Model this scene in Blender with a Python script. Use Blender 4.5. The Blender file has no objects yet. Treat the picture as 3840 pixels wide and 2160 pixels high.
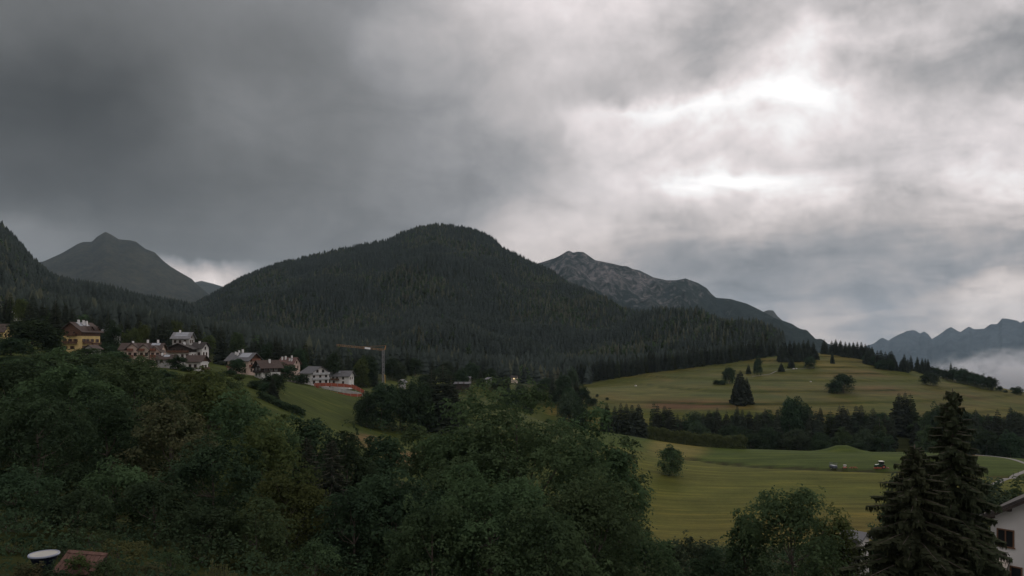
import bpy, math, random
import numpy as np
from mathutils import Vector, noise as mnoise

# ------------------------------------------------------------------ camera
SC = bpy.context.scene
F = 2742.0            # focal length in pixels of the 3840 px wide photograph
H0 = 1300.0           # row of the horizon
cam_d = bpy.data.cameras.new('camera')
cam_d.sensor_width = 36.0
cam_d.lens = 36.0 * F / 3840.0
cam_d.shift_y = (H0 - 1080.0) / 3840.0
cam_d.clip_start = 0.5
cam_d.clip_end = 60000
cam = bpy.data.objects.new('camera', cam_d)
SC.collection.objects.link(cam)
cam.location = (0, 0, 0)
cam.rotation_euler = (math.radians(90), 0, 0)
SC.camera = cam

def P(px, py, Y):
    return Vector(((px - 1920.0) / F * Y, Y, (H0 - py) / F * Y))

# ------------------------------------------------------------------ sky
SUN_AZ = math.radians(17.0)
SUN_EL = math.radians(20.0)
world = bpy.data.worlds.new('World')
SC.world = world
world.use_nodes = True
wn = world.node_tree.nodes
wl = world.node_tree.links
wn.clear()

class G:
    """small helper for building node graphs"""
    def __init__(s, tree):
        s.t = tree
    def n(s, typ, **kw):
        nd = s.t.nodes.new(typ)
        for k, v in kw.items():
            setattr(nd, k, v)
        return nd
    def put(s, sock, v):
        if isinstance(v, bpy.types.NodeSocket):
            s.t.links.new(v, sock)
        else:
            sock.default_value = v
    def m(s, op, a, b=None, c=None, clamp=False):
        nd = s.n('ShaderNodeMath', operation=op, use_clamp=clamp)
        s.put(nd.inputs[0], a)
        if b is not None: s.put(nd.inputs[1], b)
        if c is not None: s.put(nd.inputs[2], c)
        return nd.outputs[0]
    def v(s, op, a, b=None):
        nd = s.n('ShaderNodeVectorMath', operation=op)
        s.put(nd.inputs[0], a)
        if b is not None:
            s.put(nd.inputs['Scale'] if op == 'SCALE' else nd.inputs[1], b)
        return nd.outputs['Value'] if op in ('DOT_PRODUCT', 'LENGTH', 'DISTANCE') else nd.outputs[0]
    def noise(s, vec, scale, detail=4.0, rough=0.5, dist=0.0, dims='3D'):
        nd = s.n('ShaderNodeTexNoise', noise_dimensions=dims)
        s.put(nd.inputs['Vector'], vec)
        nd.inputs['Scale'].default_value = scale
        nd.inputs['Detail'].default_value = detail
        nd.inputs['Roughness'].default_value = rough
        nd.inputs['Distortion'].default_value = dist
        return nd.outputs
    def ramp(s, fac, stops, interp='LINEAR'):
        nd = s.n('ShaderNodeValToRGB')
        nd.color_ramp.interpolation = interp
        el = nd.color_ramp.elements
        while len(el) > 1: el.remove(el[-1])
        el[0].position = stops[0][0]; el[0].color = (*stops[0][1], 1)
        for p, c in stops[1:]:
            e = el.new(p); e.color = (*c, 1)
        s.put(nd.inputs[0], fac)
        return nd.outputs[0]
    def mix(s, fac, a, b, mode='MIX'):
        nd = s.n('ShaderNodeMix', data_type='RGBA', blend_type=mode)
        s.put(nd.inputs[0], fac); s.put(nd.inputs[6], a); s.put(nd.inputs[7], b)
        return nd.outputs[2]

def lin(c):
    c = c / 255.0
    return c / 12.92 if c <= 0.04045 else ((c + 0.055) / 1.055) ** 2.4

# brightness of the cloud cover by direction (rows from high to low, columns from left to right)
SKY_ROWS = [0, 120, 240, 310, 360, 420, 480, 550, 610, 680, 730, 770, 840, 960, 1040, 1100, 1200]
SKY_COLS = np.arange(0, 3841, 160)
SKY_GREY = np.array([
 [112,112,110,112,118,124,128,130,136,150,172,196,216,226,226,216,196,182,178,178,176,182,192,215,222],
 [106,102,100,104,112,120,124,122,130,158,172,180,196,204,206,200,186,178,190,232,225,222,228,175,160],
 [95,90,88,94,106,116,120,118,124,144,158,166,186,196,194,188,178,172,215,222,185,180,176,168,160],
 [91,86,84,90,105,119,124,122,126,141,155,162,180,184,184,184,182,184,240,236,200,182,182,182,188],
 [88,82,80,86,104,122,128,126,128,138,152,158,176,180,184,192,206,246,270,262,226,190,190,196,215],
 [89,83,82,88,104,122,130,126,126,134,147,155,176,184,230,250,262,262,242,230,216,208,204,205,215],
 [90,84,84,90,104,120,130,126,124,130,142,152,172,176,222,228,226,226,226,224,212,204,206,200,200],
 [95,88,88,92,104,116,122,120,122,130,140,150,164,178,216,220,218,216,216,214,200,196,208,212,200],
 [98,92,90,94,104,112,116,116,122,130,140,150,158,180,200,208,210,208,208,208,194,184,215,238,205],
 [98,94,94,96,102,108,112,114,120,128,136,146,162,180,198,216,262,272,250,228,216,184,212,248,222],
 [104,98,96,97,102,108,112,115,121,128,135,144,170,184,200,206,226,236,226,222,212,182,196,236,210],
 [110,102,98,98,102,108,112,116,122,128,134,142,178,186,196,200,206,208,214,200,192,184,188,214,196],
 [130,126,110,104,106,112,116,120,126,130,136,146,196,204,202,190,186,196,186,178,172,172,174,172,176],
 [118,132,118,114,114,116,118,122,126,130,134,144,190,190,184,166,154,146,144,142,144,146,150,156,160],
 [120,128,124,118,205,222,150,128,126,130,134,144,180,180,170,156,146,140,140,142,144,148,152,200,196],
 [124,128,126,122,205,225,160,130,128,132,136,146,176,176,166,156,148,142,144,148,150,152,172,212,190],
 [128,130,130,130,190,200,160,134,132,136,140,150,170,170,164,158,152,150,156,180,166,152,176,194,186]], dtype=np.float64)
SKY_LIN = np.where(SKY_GREY <= 255, ((np.minimum(SKY_GREY, 255) / 255 + 0.055) / 1.055) ** 2.4, (SKY_GREY / 255) ** 3.0)
def sky_at(px, py):
    py = np.clip(py, 0, 1200); px = np.clip(px, 0, 3840)
    r = np.interp(py, SKY_ROWS, np.arange(len(SKY_ROWS))); c_ = px / 160.0
    r0 = np.minimum(r.astype(int), len(SKY_ROWS) - 2); c0 = np.minimum(c_.astype(int), 23)
    fr_, fc = r - r0, c_ - c0
    fr_ = fr_ * fr_ * (3 - 2 * fr_) * .5 + fr_ * .5; fc = fc * fc * (3 - 2 * fc) * .5 + fc * .5
    return (SKY_LIN[r0, c0] * (1 - fr_) * (1 - fc) + SKY_LIN[r0 + 1, c0] * fr_ * (1 - fc) + SKY_LIN[r0, c0 + 1] * (1 - fr_) * fc + SKY_LIN[r0 + 1, c0 + 1] * fr_ * fc)
g = G(world.node_tree)
tc = g.n('ShaderNodeTexCoord')
dirv = tc.outputs['Generated']
sep = g.n('ShaderNodeSeparateXYZ'); wl.new(dirv, sep.inputs[0])
# cloud-plane coordinates: the layer flattens towards the horizon
zz = g.m('ADD', g.m('MAXIMUM', sep.outputs[2], 0.0), 0.22)
cmb = g.n('ShaderNodeCombineXYZ')
wl.new(g.m('DIVIDE', sep.outputs[0], zz), cmb.inputs[0])
wl.new(g.m('DIVIDE', sep.outputs[1], zz), cmb.inputs[1])
plane = cmb.outputs[0]
az = g.m('ARCTAN2', sep.outputs[0], sep.outputs[1])
el = g.m('ARCSINE', sep.outputs[2])
c2 = g.n('ShaderNodeCombineXYZ'); wl.new(az, c2.inputs[0]); wl.new(el, c2.inputs[1])
warp1 = g.v('SCALE', g.v('SUBTRACT', g.noise(dirv, 6.0, 3, 0.55)[1], (0.5, 0.5, 0.5)), 0.045)
warp2 = g.v('SCALE', g.v('SUBTRACT', g.noise(dirv, 24.0, 3, 0.6)[1], (0.5, 0.5, 0.5)), 0.034)
ae = g.n('ShaderNodeSeparateXYZ'); wl.new(g.v('ADD', g.v('ADD', c2.outputs[0], warp1), warp2), ae.inputs[0])
HAZE = 2.7e-5
AZ0 = math.radians(36)
uaz = g.m('MULTIPLY_ADD', ae.outputs[0], 0.5 / AZ0, 0.5, clamp=True)
els = np.radians(np.arange(0, 28.7, 1.1))
lay = None
for e in els:
    a = np.linspace(-AZ0, AZ0, 32)
    col = sky_at(1920 + F * np.tan(a), H0 - F * math.tan(e) / np.cos(a))
    tr_ = math.exp(-HAZE * min(1150.0 / max(math.sin(e), 1e-3), 17000.0))      # what the valley haze lets through
    col = np.maximum((col - (1 - tr_) * 0.22) / tr_, col * .8)
    rmp = g.ramp(uaz, [(k / 31.0, (min(1.8, float(c_)),) * 3) for k, c_ in enumerate(col)])
    if lay is None:
        lay = rmp
    else:
        step = g.m('MULTIPLY_ADD', ae.outputs[1], 1 / math.radians(1.1), -(e / math.radians(1.1)) + 1.0, clamp=True)
        lay = g.mix(step, lay, rmp)
# overhead and behind, the cover evens out
up = g.m('MULTIPLY_ADD', el, 1.8, -0.85, clamp=True)
back = g.m('MULTIPLY_ADD', g.m('ABSOLUTE', az), 1.0, -0.8, clamp=True)
lay = g.m('MULTIPLY_ADD', g.m('SUBTRACT', 0.62, lay), g.m('MAXIMUM', up, back), lay)
# billows and fibres
n1 = g.noise(plane, 0.9, 4, 0.55, 0.0)[0]
n2 = g.ramp(g.noise(plane, 2.6, 5, 0.56, 0.7)[0], [(0.36, (0, 0, 0)), (0.50, (.55, .55, .55)), (0.64, (1, 1, 1))])
n3 = g.noise(dirv, 26.0, 4, 0.6, 0.0)[0]
rightk = g.m('MULTIPLY_ADD', az, 1.1, 0.45, clamp=True)
f = g.m('MULTIPLY_ADD', g.m('SUBTRACT', n1, 0.5), 0.5, 1.0)
f = g.m('MULTIPLY_ADD', g.m('SUBTRACT', n2, 0.52), g.m('MULTIPLY_ADD', rightk, 0.26, 0.12), f)
f = g.m('MULTIPLY_ADD', g.m('SUBTRACT', n3, 0.5), g.m('MULTIPLY_ADD', rightk, 0.50, 0.18), f)
lum = g.m('MULTIPLY_ADD', g.m('MAXIMUM', g.m('SUBTRACT', lay, 0.5), 0.0), 0.15, g.m('MULTIPLY', lay, f))
lum = g.m('MAXIMUM', lum, 0.05)
hue = g.ramp(lum, [(0.0, (0.95, 1.0, 1.03)), (0.14, (0.97, 1.0, 1.02)), (0.28, (0.985, 0.99, 1.03)), (0.5, (1.04, 0.985, 0.99)), (0.8, (1.06, 0.975, 0.975)), (1.0, (1.02, 1.0, 1.0))])
warm = g.m('MULTIPLY', g.m('MULTIPLY_ADD', el, -7.0, 1.5, clamp=True), g.m('MULTIPLY_ADD', lum, 3.2, -0.85, clamp=True))
hue = g.mix(warm, hue, (1.10, 0.97, 0.92, 1))
cool = g.m('MULTIPLY', g.m('MULTIPLY_ADD', el, -6.0, 1.6, clamp=True), g.m('MULTIPLY', rightk, g.m('MULTIPLY_ADD', lum, -4.0, 1.8, clamp=True)))
hue = g.mix(cool, hue, (0.95, 0.99, 1.07, 1))
cloud = g.v('SCALE', hue, lum)
skyt = g.n('ShaderNodeTexSky', sky_type='NISHITA')
skyt.sun_disc = False
skyt.sun_elevation = SUN_EL
skyt.sun_rotation = SUN_AZ
skyt.altitude = 1200
sky_lin = g.v('SCALE', skyt.outputs[0], 0.05)
thin = g.m('MULTIPLY', g.m('SUBTRACT', lum, 0.45, clamp=True), 0.18)
colour = g.mix(thin, cloud, sky_lin)
bg = g.n('ShaderNodeBackground')
wl.new(colour, bg.inputs[0]); bg.inputs[1].default_value = 1.0
wo = g.n('ShaderNodeOutputWorld'); wl.new(bg.outputs[0], wo.inputs[0])
world.cycles.sampling_method = 'MANUAL'
world.cycles.sample_map_resolution = 512

# ------------------------------------------------------------------ sun behind thin cloud
sun_d = bpy.data.lights.new('sun', 'SUN')
sun_d.energy = 0.8
sun_d.angle = math.radians(20)
sun_d.color = (1.0, 0.93, 0.86)
sun = bpy.data.objects.new('sun', sun_d)
SC.collection.objects.link(sun)
sd = Vector((math.sin(SUN_AZ) * math.cos(SUN_EL), math.cos(SUN_AZ) * math.cos(SUN_EL), math.sin(SUN_EL)))
sun.rotation_euler = sd.to_track_quat('Z', 'Y').to_euler()

SC.view_settings.view_transform = 'Standard'
SC.view_settings.look = 'None'
SC.view_settings.exposure = 0.0
SC.view_settings.gamma = 1.0
SC.view_settings.use_curve_mapping = False
SC.render.engine = 'CYCLES'
cy = SC.cycles
cy.use_denoising = True
cy.max_bounces = 5
cy.diffuse_bounces = 3
cy.glossy_bounces = 2
cy.transmission_bounces = 3
cy.volume_bounces = 2
cy.transparent_max_bounces = 8
cy.volume_step_rate = 4.0
cy.volume_max_steps = 128

# ------------------------------------------------------------------ helpers
COL = SC.collection
def link(o):
    COL.objects.link(o)
    return o
def tag(o, label=None, cat=None, group=None, kind=None):
    if label: o['label'] = label
    if cat: o['category'] = cat
    if group: o['group'] = group
    if kind: o['kind'] = kind
    return o
def empty(name, loc=(0, 0, 0), rz=0.0):
    o = bpy.data.objects.new(name, None)
    o.empty_display_size = 0.5
    link(o)
    o.location = loc
    o.rotation_euler = (0, 0, rz)
    return o
def mesh_np(name, verts, faces, smooth=False):
    """verts (n,3), faces (m,k) arrays or a list of such arrays"""
    verts = np.asarray(verts, dtype=np.float32)
    fl = faces if isinstance(faces, list) else [faces]
    fl = [np.asarray(f_, dtype=np.int32) for f_ in fl if len(f_)]
    me = bpy.data.meshes.new(name)
    me.vertices.add(len(verts))
    me.vertices.foreach_set('co', verts.ravel())
    loops = np.concatenate([f_.ravel() for f_ in fl])
    sizes = np.concatenate([np.full(len(f_), f_.shape[1], dtype=np.int32) for f_ in fl])
    starts = np.concatenate([[0], np.cumsum(sizes)[:-1]]).astype(np.int32)
    me.loops.add(len(loops)); me.loops.foreach_set('vertex_index', loops)
    me.polygons.add(len(sizes)); me.polygons.foreach_set('loop_start', starts)
    me.polygons.foreach_set('loop_total', sizes)
    if smooth:
        me.polygons.foreach_set('use_smooth', np.ones(len(sizes), dtype=bool))
    me.update(calc_edges=True)
    me.validate()
    return me
def obj(name, me, mat=None, parent=None):
    o = bpy.data.objects.new(name, me)
    link(o)
    if mat is not None and not me.materials:
        me.materials.append(mat)
    if parent is not None:
        o.parent = parent
    return o

class MB:
    """collects boxes, bars and polygons into one mesh"""
    def __init__(s): s.v = []; s.f = []
    def poly(s, pts):
        i = len(s.v); s.v += [tuple(p) for p in pts]; s.f.append(tuple(range(i, i + len(pts))))
    def hexa(s, c):
        i = len(s.v); s.v += [tuple(p) for p in c]
        for q in ((0,3,2,1),(4,5,6,7),(0,1,5,4),(1,2,6,5),(2,3,7,6),(3,0,4,7)):
            s.f.append(tuple(i + k for k in q))
        return s
    def box(s, x0, x1, y0, y1, z0, z1):
        return s.hexa([(x0,y0,z0),(x1,y0,z0),(x1,y1,z0),(x0,y1,z0),(x0,y0,z1),(x1,y0,z1),(x1,y1,z1),(x0,y1,z1)])
    def bar(s, a, b, r, r2=None, n=4):
        a = Vector(a); b = Vector(b); r2 = r if r2 is None else r2
        d = (b - a).normalized()
        u = d.orthogonal().normalized(); w = d.cross(u)
        i = len(s.v)
        for (p, q) in ((a, r), (b, r2)):
            for k in range(n):
                t = 2 * math.pi * (k + .5) / n
                s.v.append(tuple(p + (u * math.cos(t) + w * math.sin(t)) * q))
        for k in range(n):
            j = (k + 1) % n
            s.f.append((i + k, i + j, i + n + j, i + n + k))
        s.f.append(tuple(i + n - 1 - k for k in range(n))); s.f.append(tuple(i + n + k for k in range(n)))
        return s
    def prism(s, pts2, axis, a, b):
        """pts2 polygon extruded along axis ('x','y','z') from a to b"""
        def mk(p, t):
            return {'x': (t, p[0], p[1]), 'y': (p[0], t, p[1]), 'z': (p[0], p[1], t)}[axis]
        n = len(pts2); i = len(s.v)
        s.v += [mk(p, a) for p in pts2] + [mk(p, b) for p in pts2]
        for k in range(n):
            j = (k + 1) % n
            s.f.append((i + k, i + j, i + n + j, i + n + k))
        s.f.append(tuple(i + n - 1 - k for k in range(n))); s.f.append(tuple(i + n + k for k in range(n)))
        return s
    def lathe(s, prof, n=24, c=(0, 0, 0)):
        i = len(s.v); m_ = len(prof)
        for (r, z) in prof:
            for k in range(n):
                t = 2 * math.pi * k / n
                s.v.append((c[0] + r * math.cos(t), c[1] + r * math.sin(t), c[2] + z))
        for a in range(m_ - 1):
            for k in range(n):
                j = (k + 1) % n
                s.f.append((i + a*n + k, i + a*n + j, i + (a+1)*n + j, i + (a+1)*n + k))
        return s
    def mesh(s, name, recalc=True):
        me = bpy.data.meshes.new(name)
        me.from_pydata(s.v, [], s.f)
        if recalc:
            import bmesh
            bm = bmesh.new(); bm.from_mesh(me)
            bmesh.ops.recalc_face_normals(bm, faces=bm.faces)
            bm.to_mesh(me); bm.free()
        me.update()
        return me
    def build(s, name, mat, parent=None):
        return obj(name, s.mesh(name), mat, parent)

MATS = {}
def mat(name, col, rough=0.8, var=0.0, scale=1.0, spec=0.3, metal=0.0, col2=None, bump=0.0, emit=None, coord='Object'):
    """procedural paint / stone / wood: base colour with soft noise"""
    if name in MATS: return MATS[name]
    m = bpy.data.materials.new(name); m.use_nodes = True
    t = m.node_tree; gg = G(t)
    b = t.nodes['Principled BSDF']
    b.inputs['Roughness'].default_value = rough
    b.inputs['Specular IOR Level'].default_value = spec
    b.inputs['Metallic'].default_value = metal
    tcn = gg.n('ShaderNodeTexCoord')
    if var > 0 or col2:
        n_ = gg.noise(tcn.outputs[coord], scale, 5, 0.6)[0]
        c2_ = col2 if col2 else tuple(c * (1 - var) for c in col)
        c1_ = tuple(min(1, c * (1 + var * 0.5)) for c in col) if not col2 else col
        t.links.new(gg.ramp(n_, [(0.32, c2_), (0.68, c1_)]), b.inputs['Base Color'])
        if bump:
            bp = gg.n('ShaderNodeBump'); bp.inputs['Strength'].default_value = bump
            t.links.new(n_, bp.inputs['Height']); t.links.new(bp.outputs[0], b.inputs['Normal'])
    else:
        b.inputs['Base Color'].default_value = (*col, 1)
    if emit:
        b.inputs['Emission Color'].default_value = (*emit[0], 1); b.inputs['Emission Strength'].default_value = emit[1]
    MATS[name] = m
    return m

def leaf_mat(name, col, col2, trans=0.35, scale=0.35):
    if name in MATS: return MATS[name]
    m = bpy.data.materials.new(name); m.use_nodes = True
    t = m.node_tree; gg = G(t); t.nodes.clear()
    tcn = gg.n('ShaderNodeTexCoord')
    oi = gg.n('ShaderNodeObjectInfo')
    n_ = gg.noise(tcn.outputs['Object'], scale, 3, 0.6)[0]
    n2_ = gg.noise(tcn.outputs['Object'], scale * 9, 2, 0.6)[0]
    k = gg.m('ADD', gg.m('MULTIPLY', n_, 0.6), gg.m('MULTIPLY', n2_, 0.4))
    c = gg.ramp(k, [(0.33, col2), (0.66, col)])
    hsv = gg.n('ShaderNodeHueSaturation')
    t.links.new(gg.m('MULTIPLY_ADD', oi.outputs['Random'], 0.04, 0.48), hsv.inputs['Hue'])
    t.links.new(gg.m('MULTIPLY_ADD', oi.outputs['Random'], 0.45, 0.78), hsv.inputs['Value'])
    t.links.new(c, hsv.inputs['Color'])
    di = gg.n('ShaderNodeBsdfDiffuse'); tr = gg.n('ShaderNodeBsdfTranslucent')
    t.links.new(hsv.outputs[0], di.inputs[0]); t.links.new(hsv.outputs[0], tr.inputs[0])
    mx = gg.n('ShaderNodeMixShader'); mx.inputs[0].default_value = trans
    t.links.new(di.outputs[0], mx.inputs[1]); t.links.new(tr.outputs[0], mx.inputs[2])
    out = gg.n('ShaderNodeOutputMaterial'); t.links.new(mx.outputs[0], out.inputs[0])
    MATS[name] = m
    return m

# ------------------------------------------------------------------ ground: one sheet to the horizon
CTRL_PX = [  # (column, row, depth)
 (300,1325,292),(520,1378,282),(735,1390,268),(900,1402,312),(1000,1418,290),(1180,1447,357),(1330,1482,345),(1350,1600,270),(1600,1640,280),(1600,1735,200),
 (930,1475,232),(1110,1575,215),(900,1620,150),(600,1740,100),(300,1900,55),(1250,1760,150),
 (0,1260,330),(200,1250,400),(500,1300,400),(800,1335,420),(1100,1375,480),(1500,1425,500),(1500,1480,400),(1900,1440,560),(1900,1520,400),(1900,1640,280),
 (-300,1110,650),(0,1150,650),(500,1220,700),(1000,1330,700),(1500,1400,800),(1900,1405,750),(2300,1395,950),
 (2150,1452,740),(2300,1420,770),(2500,1390,810),(2700,1364,840),(2850,1340,870),(2980,1328,880),(3080,1322,890),(3250,1352,860),(3400,1390,810),(3560,1424,760),(3700,1453,725),(3840,1482,700),(4300,1560,650),
 (2300,1480,590),(2700,1450,630),(3000,1420,690),(3300,1460,620),(3600,1500,590),(3840,1540,560),
 (2250,1540,500),(2700,1545,500),(3100,1565,490),(3500,1590,475),(3840,1625,455),(4300,1680,430),
 (2350,1630,345),(2800,1682,335),(3100,1692,330),(3350,1693,330),(3600,1702,330),(3840,1718,322),(4300,1750,310),
 (2600,1722,300),(3100,1757,277),(3500,1800,255),(3840,1850,230),(2440,2010,178),(2440,1850,228),(3000,1985,183),(3400,2000,178),(4000,2080,160),
]
CTRL_XYZ = [(0,-80,-6),(-120,-60,-3),(120,-60,-8),(0,10,-10.5),(-20,30,-9.6),(-60,30,-8),(0,32,-13),(26,42,-16.5),(38,50,-17.5),(80,50,-20),(0,62,-22),(40,62,-24),
 (-50,70,-15),(-110,80,-10),(-110,150,-8),(-180,150,4),(-250,250,8),(10,110,-32),(60,100,-34),(60,140,-42),(140,140,-44),(-20,110,-26),
 (40,410,-58),(100,415,-60),(170,415,-61),(240,410,-61),(300,405,-60),
 (350,1100,-55),(500,1050,-60),(700,900,-70),(200,1150,-40),(300,1400,-60),(700,1400,-80),(900,600,-70),
 (-500,400,45),(-700,700,60),(-450,1100,20),(0,1300,-20),(-900,300,80),(500,100,-50),(500,300,-55)]
cp = np.array([tuple(P(*c)) for c in CTRL_PX] + CTRL_XYZ, dtype=np.float64)
CQ = 26.0
def _phi(ax, ay, bx, by):
    return np.sqrt((ax - bx) ** 2 + (ay - by) ** 2 + CQ * CQ)
_n = len(cp)
_A = np.zeros((_n + 1, _n + 1))
_A[:_n, :_n] = _phi(cp[:, 0][:, None], cp[:, 1][:, None], cp[:, 0][None], cp[:, 1][None]) - 2.0 * np.eye(_n)
_A[:_n, _n] = 1; _A[_n, :_n] = 1
_W = np.linalg.solve(_A, np.concatenate([cp[:, 2], [0]]))
def sstep(a, b, x):
    t = np.clip((x - a) / (b - a), 0, 1)
    return t * t * (3 - 2 * t)
MOUND = P(3160, 1694, 327)
def gnd(x, y):
    x = np.atleast_1d(np.asarray(x, dtype=np.float64)); y = np.atleast_1d(np.asarray(y, dtype=np.float64))
    shp = x.shape; xf = x.ravel(); yf = y.ravel()
    z = np.full(xf.shape, _W[_n])
    for i in range(_n):
        z += _W[i] * np.sqrt((xf - cp[i, 0]) ** 2 + (yf - cp[i, 1]) ** 2 + CQ * CQ)
    far = np.maximum(sstep(1200, 2200, np.hypot(xf, yf)), 0)
    z = z * (1 - far) + (-110.0 - 380.0 * sstep(500, 1800, xf) * sstep(1000, 2200, yf)) * far
    # the small burial-like mound at the back of the meadow
    z += 3.4 * np.exp(-(((xf - MOUND.x) / 7.5) ** 2 + ((yf - MOUND.y) / 6) ** 2))
    # grassy field banks on the right-hand hill, following the slope
    hill = sstep(470, 520, yf) * (1 - sstep(850, 920, yf)) * sstep(20, 120, xf)
    lv = (z + 0.012 * xf) / 5.2 + 0.15 * np.sin(xf / 70.0)
    fr = lv - np.floor(lv)
    z += hill * 1.7 * (sstep(0.40, 0.60, fr) - fr)
    # ditch across the meadow
    z += -1.0 * np.exp(-((yf - ditch_y(xf)) / 2.2) ** 2) * sstep(60, 75, xf) * (1 - sstep(210, 240, xf))
    z += 0.25 * np.sin(xf / 17.0 + yf / 23.0) * np.sin(yf / 13.0 - xf / 31.0)
    return z.reshape(shp)
_dp = [P(2560, 1735, 298), P(2600, 1722, 300), P(2720, 1735, 292), P(2900, 1750, 282), P(3100, 1760, 276), P(3400, 1768, 270), P(3700, 1790, 258)]
def ditch_y(x):
    return np.interp(x, [p.x for p in _dp], [p.y for p in _dp])
def gz(x, y):
    return float(gnd(x, y)[0])

xs = np.concatenate([-np.geomspace(16000, 640, 26)[:-1], np.arange(-640, 641, 5.0), np.geomspace(640, 16000, 26)[1:]])
ys = np.concatenate([np.array([-9000, -4000, -1500, -600, -300]), np.arange(-150, 0, 15.0), np.arange(0, 960, 2.5), np.geomspace(960, 18000, 36)])
GX, GY = np.meshgrid(xs, ys)
GZ = gnd(GX, GY)
nx, ny = len(xs), len(ys)
idx = np.arange(nx * ny).reshape(ny, nx)
gf = np.stack([idx[:-1, :-1], idx[:-1, 1:], idx[1:, 1:], idx[1:, :-1]], -1).reshape(-1, 4)
gme = mesh_np('ground', np.stack([GX.ravel(), GY.ravel(), GZ.ravel()], -1), gf, smooth=True)

# what grows where: mown, ripe, fallow and bare strips are real colours of the ground
gx, gy, gzv = GX.ravel(), GY.ravel(), GZ.ravel()
with np.errstate(all='ignore'):
    gpx = np.where(gy > 5, 1920 + gx / np.maximum(gy, 5) * F, 1920)
    gpy = np.where(gy > 5, H0 - gzv / np.maximum(gy, 5) * F, 1300)
tint = np.tile(np.array([0.090, 0.105, 0.036]), (len(gx), 1))
def paint(mask, col):
    global tint
    mask = np.clip(mask, 0, 1)[:, None]
    tint = tint * (1 - mask) + np.array(col)[None] * mask
def ell(cx, cy_, rx, ry, soft=0.35):
    """an elliptical patch of the field, given by its middle and size"""
    d = np.sqrt(((gpx - cx) / rx) ** 2 + ((gpy - cy_) / ry) ** 2)
    return 1 - sstep(1 - soft, 1 + soft, d)
vn = np.array([mnoise.fractal((float(a) / 60, float(b) / 60, 3.1), 1.0, 2.0, 4) if abs(a) < 640 and 0 < b < 960 else 0.0 for a, b in zip(gx, gy)])
hillm = (gy > 470) & (gy < 950) & (gx > 20)
paint(hillm * 0.75, (0.118, 0.120, 0.042))
paint(hillm * (0.42 + 1.1 * vn), (0.160, 0.130, 0.050))
meadow = (gy > 165) & (gy < 345) & (gx > 30)
paint(meadow * 0.8, (0.084, 0.118, 0.034))
paint(meadow * (gy < ditch_y(gx)) * (0.75 + 0.4 * vn), (0.165, 0.158, 0.048))
paint(meadow * (1 - sstep(195, 240, gy)) * (0.7 + 0.5 * vn), (0.180, 0.142, 0.050))
paint(meadow * (np.abs(gy - ditch_y(gx) - 1.0) < 2.6) * (gx > 66) * (gx < 235) * 0.9, (0.050, 0.050, 0.026))
paint(ell(2540, 1680, 110, 40) * (gy > 280) * (gy < 345), (0.24, 0.20, 0.085))
for (cx, cy_, rx, ry, k, col) in [
    (2560,1520,190,18,.85,(0.16,0.085,0.055)),(3220,1415,130,26,.6,(0.19,0.13,0.07)),(3320,1465,170,22,.7,(0.165,0.115,0.065)),
    (3560,1500,120,26,.8,(0.16,0.10,0.06)),(3100,1335,90,16,.6,(0.25,0.19,0.085)),(2420,1460,190,24,.6,(0.22,0.18,0.075)),
    (3450,1590,40,40,.7,(0.17,0.11,0.065)),(3700,1540,160,18,.4,(0.2,0.165,0.07)),(2380,1500,60,30,.5,(0.20,0.17,0.07)),(3150,1370,140,14,.5,(0.25,0.20,0.08))]:
    paint(ell(cx, cy_, rx, ry, .6) * hillm * min(1, k * 1.25) * np.clip(.75 + 1.1 * vn, 0, 1), col)
_zz = gzv; _lv = (_zz + 0.012 * gx) / 5.2 + 0.15 * np.sin(gx / 70.0); _fr = _lv - np.floor(_lv)
paint(hillm * (1 - sstep(.06, .16, np.abs(_fr - .5))) * (0.55 + 1.2 * vn), (0.060, 0.068, 0.026))     # unmown banks between the strips
_strip = np.floor(_lv)
paint(hillm * (np.sin(_strip * 2.7 + np.floor(gx / 130.0 + _strip * .37) * 1.9) > .1) * .5, (0.098, 0.118, 0.036))
paint(ell(3720, 1703, 110, 7) * (gy > 280) * (gy < 420), (0.30, 0.17, 0.10))
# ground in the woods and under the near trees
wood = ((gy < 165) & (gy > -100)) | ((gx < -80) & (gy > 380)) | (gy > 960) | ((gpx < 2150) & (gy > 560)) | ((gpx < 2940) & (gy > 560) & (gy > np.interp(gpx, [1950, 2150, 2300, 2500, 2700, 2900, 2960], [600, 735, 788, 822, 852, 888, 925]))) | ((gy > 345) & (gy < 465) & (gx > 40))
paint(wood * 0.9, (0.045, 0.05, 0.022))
village = (gx < 10) & (gy > 170) & (gy < 380)
paint(village * 0.85, (0.078, 0.098, 0.034))
for (cx, cy_, rx, ry, k) in [(1370,1650,40,25,.9),(1520,1722,70,28,.9),(1600,1735,60,16,.8)]:
    paint(ell(cx, cy_, rx, ry) * (gy > 150) * (gy < 300) * k, (0.24, 0.15, 0.10))
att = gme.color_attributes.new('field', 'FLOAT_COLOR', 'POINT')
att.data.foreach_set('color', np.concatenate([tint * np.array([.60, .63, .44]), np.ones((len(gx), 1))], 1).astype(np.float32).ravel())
gm = bpy.data.materials.new('grassland'); gm.use_nodes = True
t = gm.node_tree; gg = G(t); b = t.nodes['Principled BSDF']
at = gg.n('ShaderNodeAttribute', attribute_name='field')
tcg = gg.n('ShaderNodeTexCoord')
mp = gg.n('ShaderNodeMapping'); mp.inputs['Rotation'].default_value = (0, 0, math.radians(-47)); mp.inputs['Scale'].default_value = (0.028, 0.34, 0.2)
t.links.new(tcg.outputs['Object'], mp.inputs[0])
st = gg.noise(mp.outputs[0], 1.0, 6, 0.62, 0.6)[0]           # windrows and mower tracks
pt = gg.noise(tcg.outputs['Object'], 0.06, 6, 0.6)[0]
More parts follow.
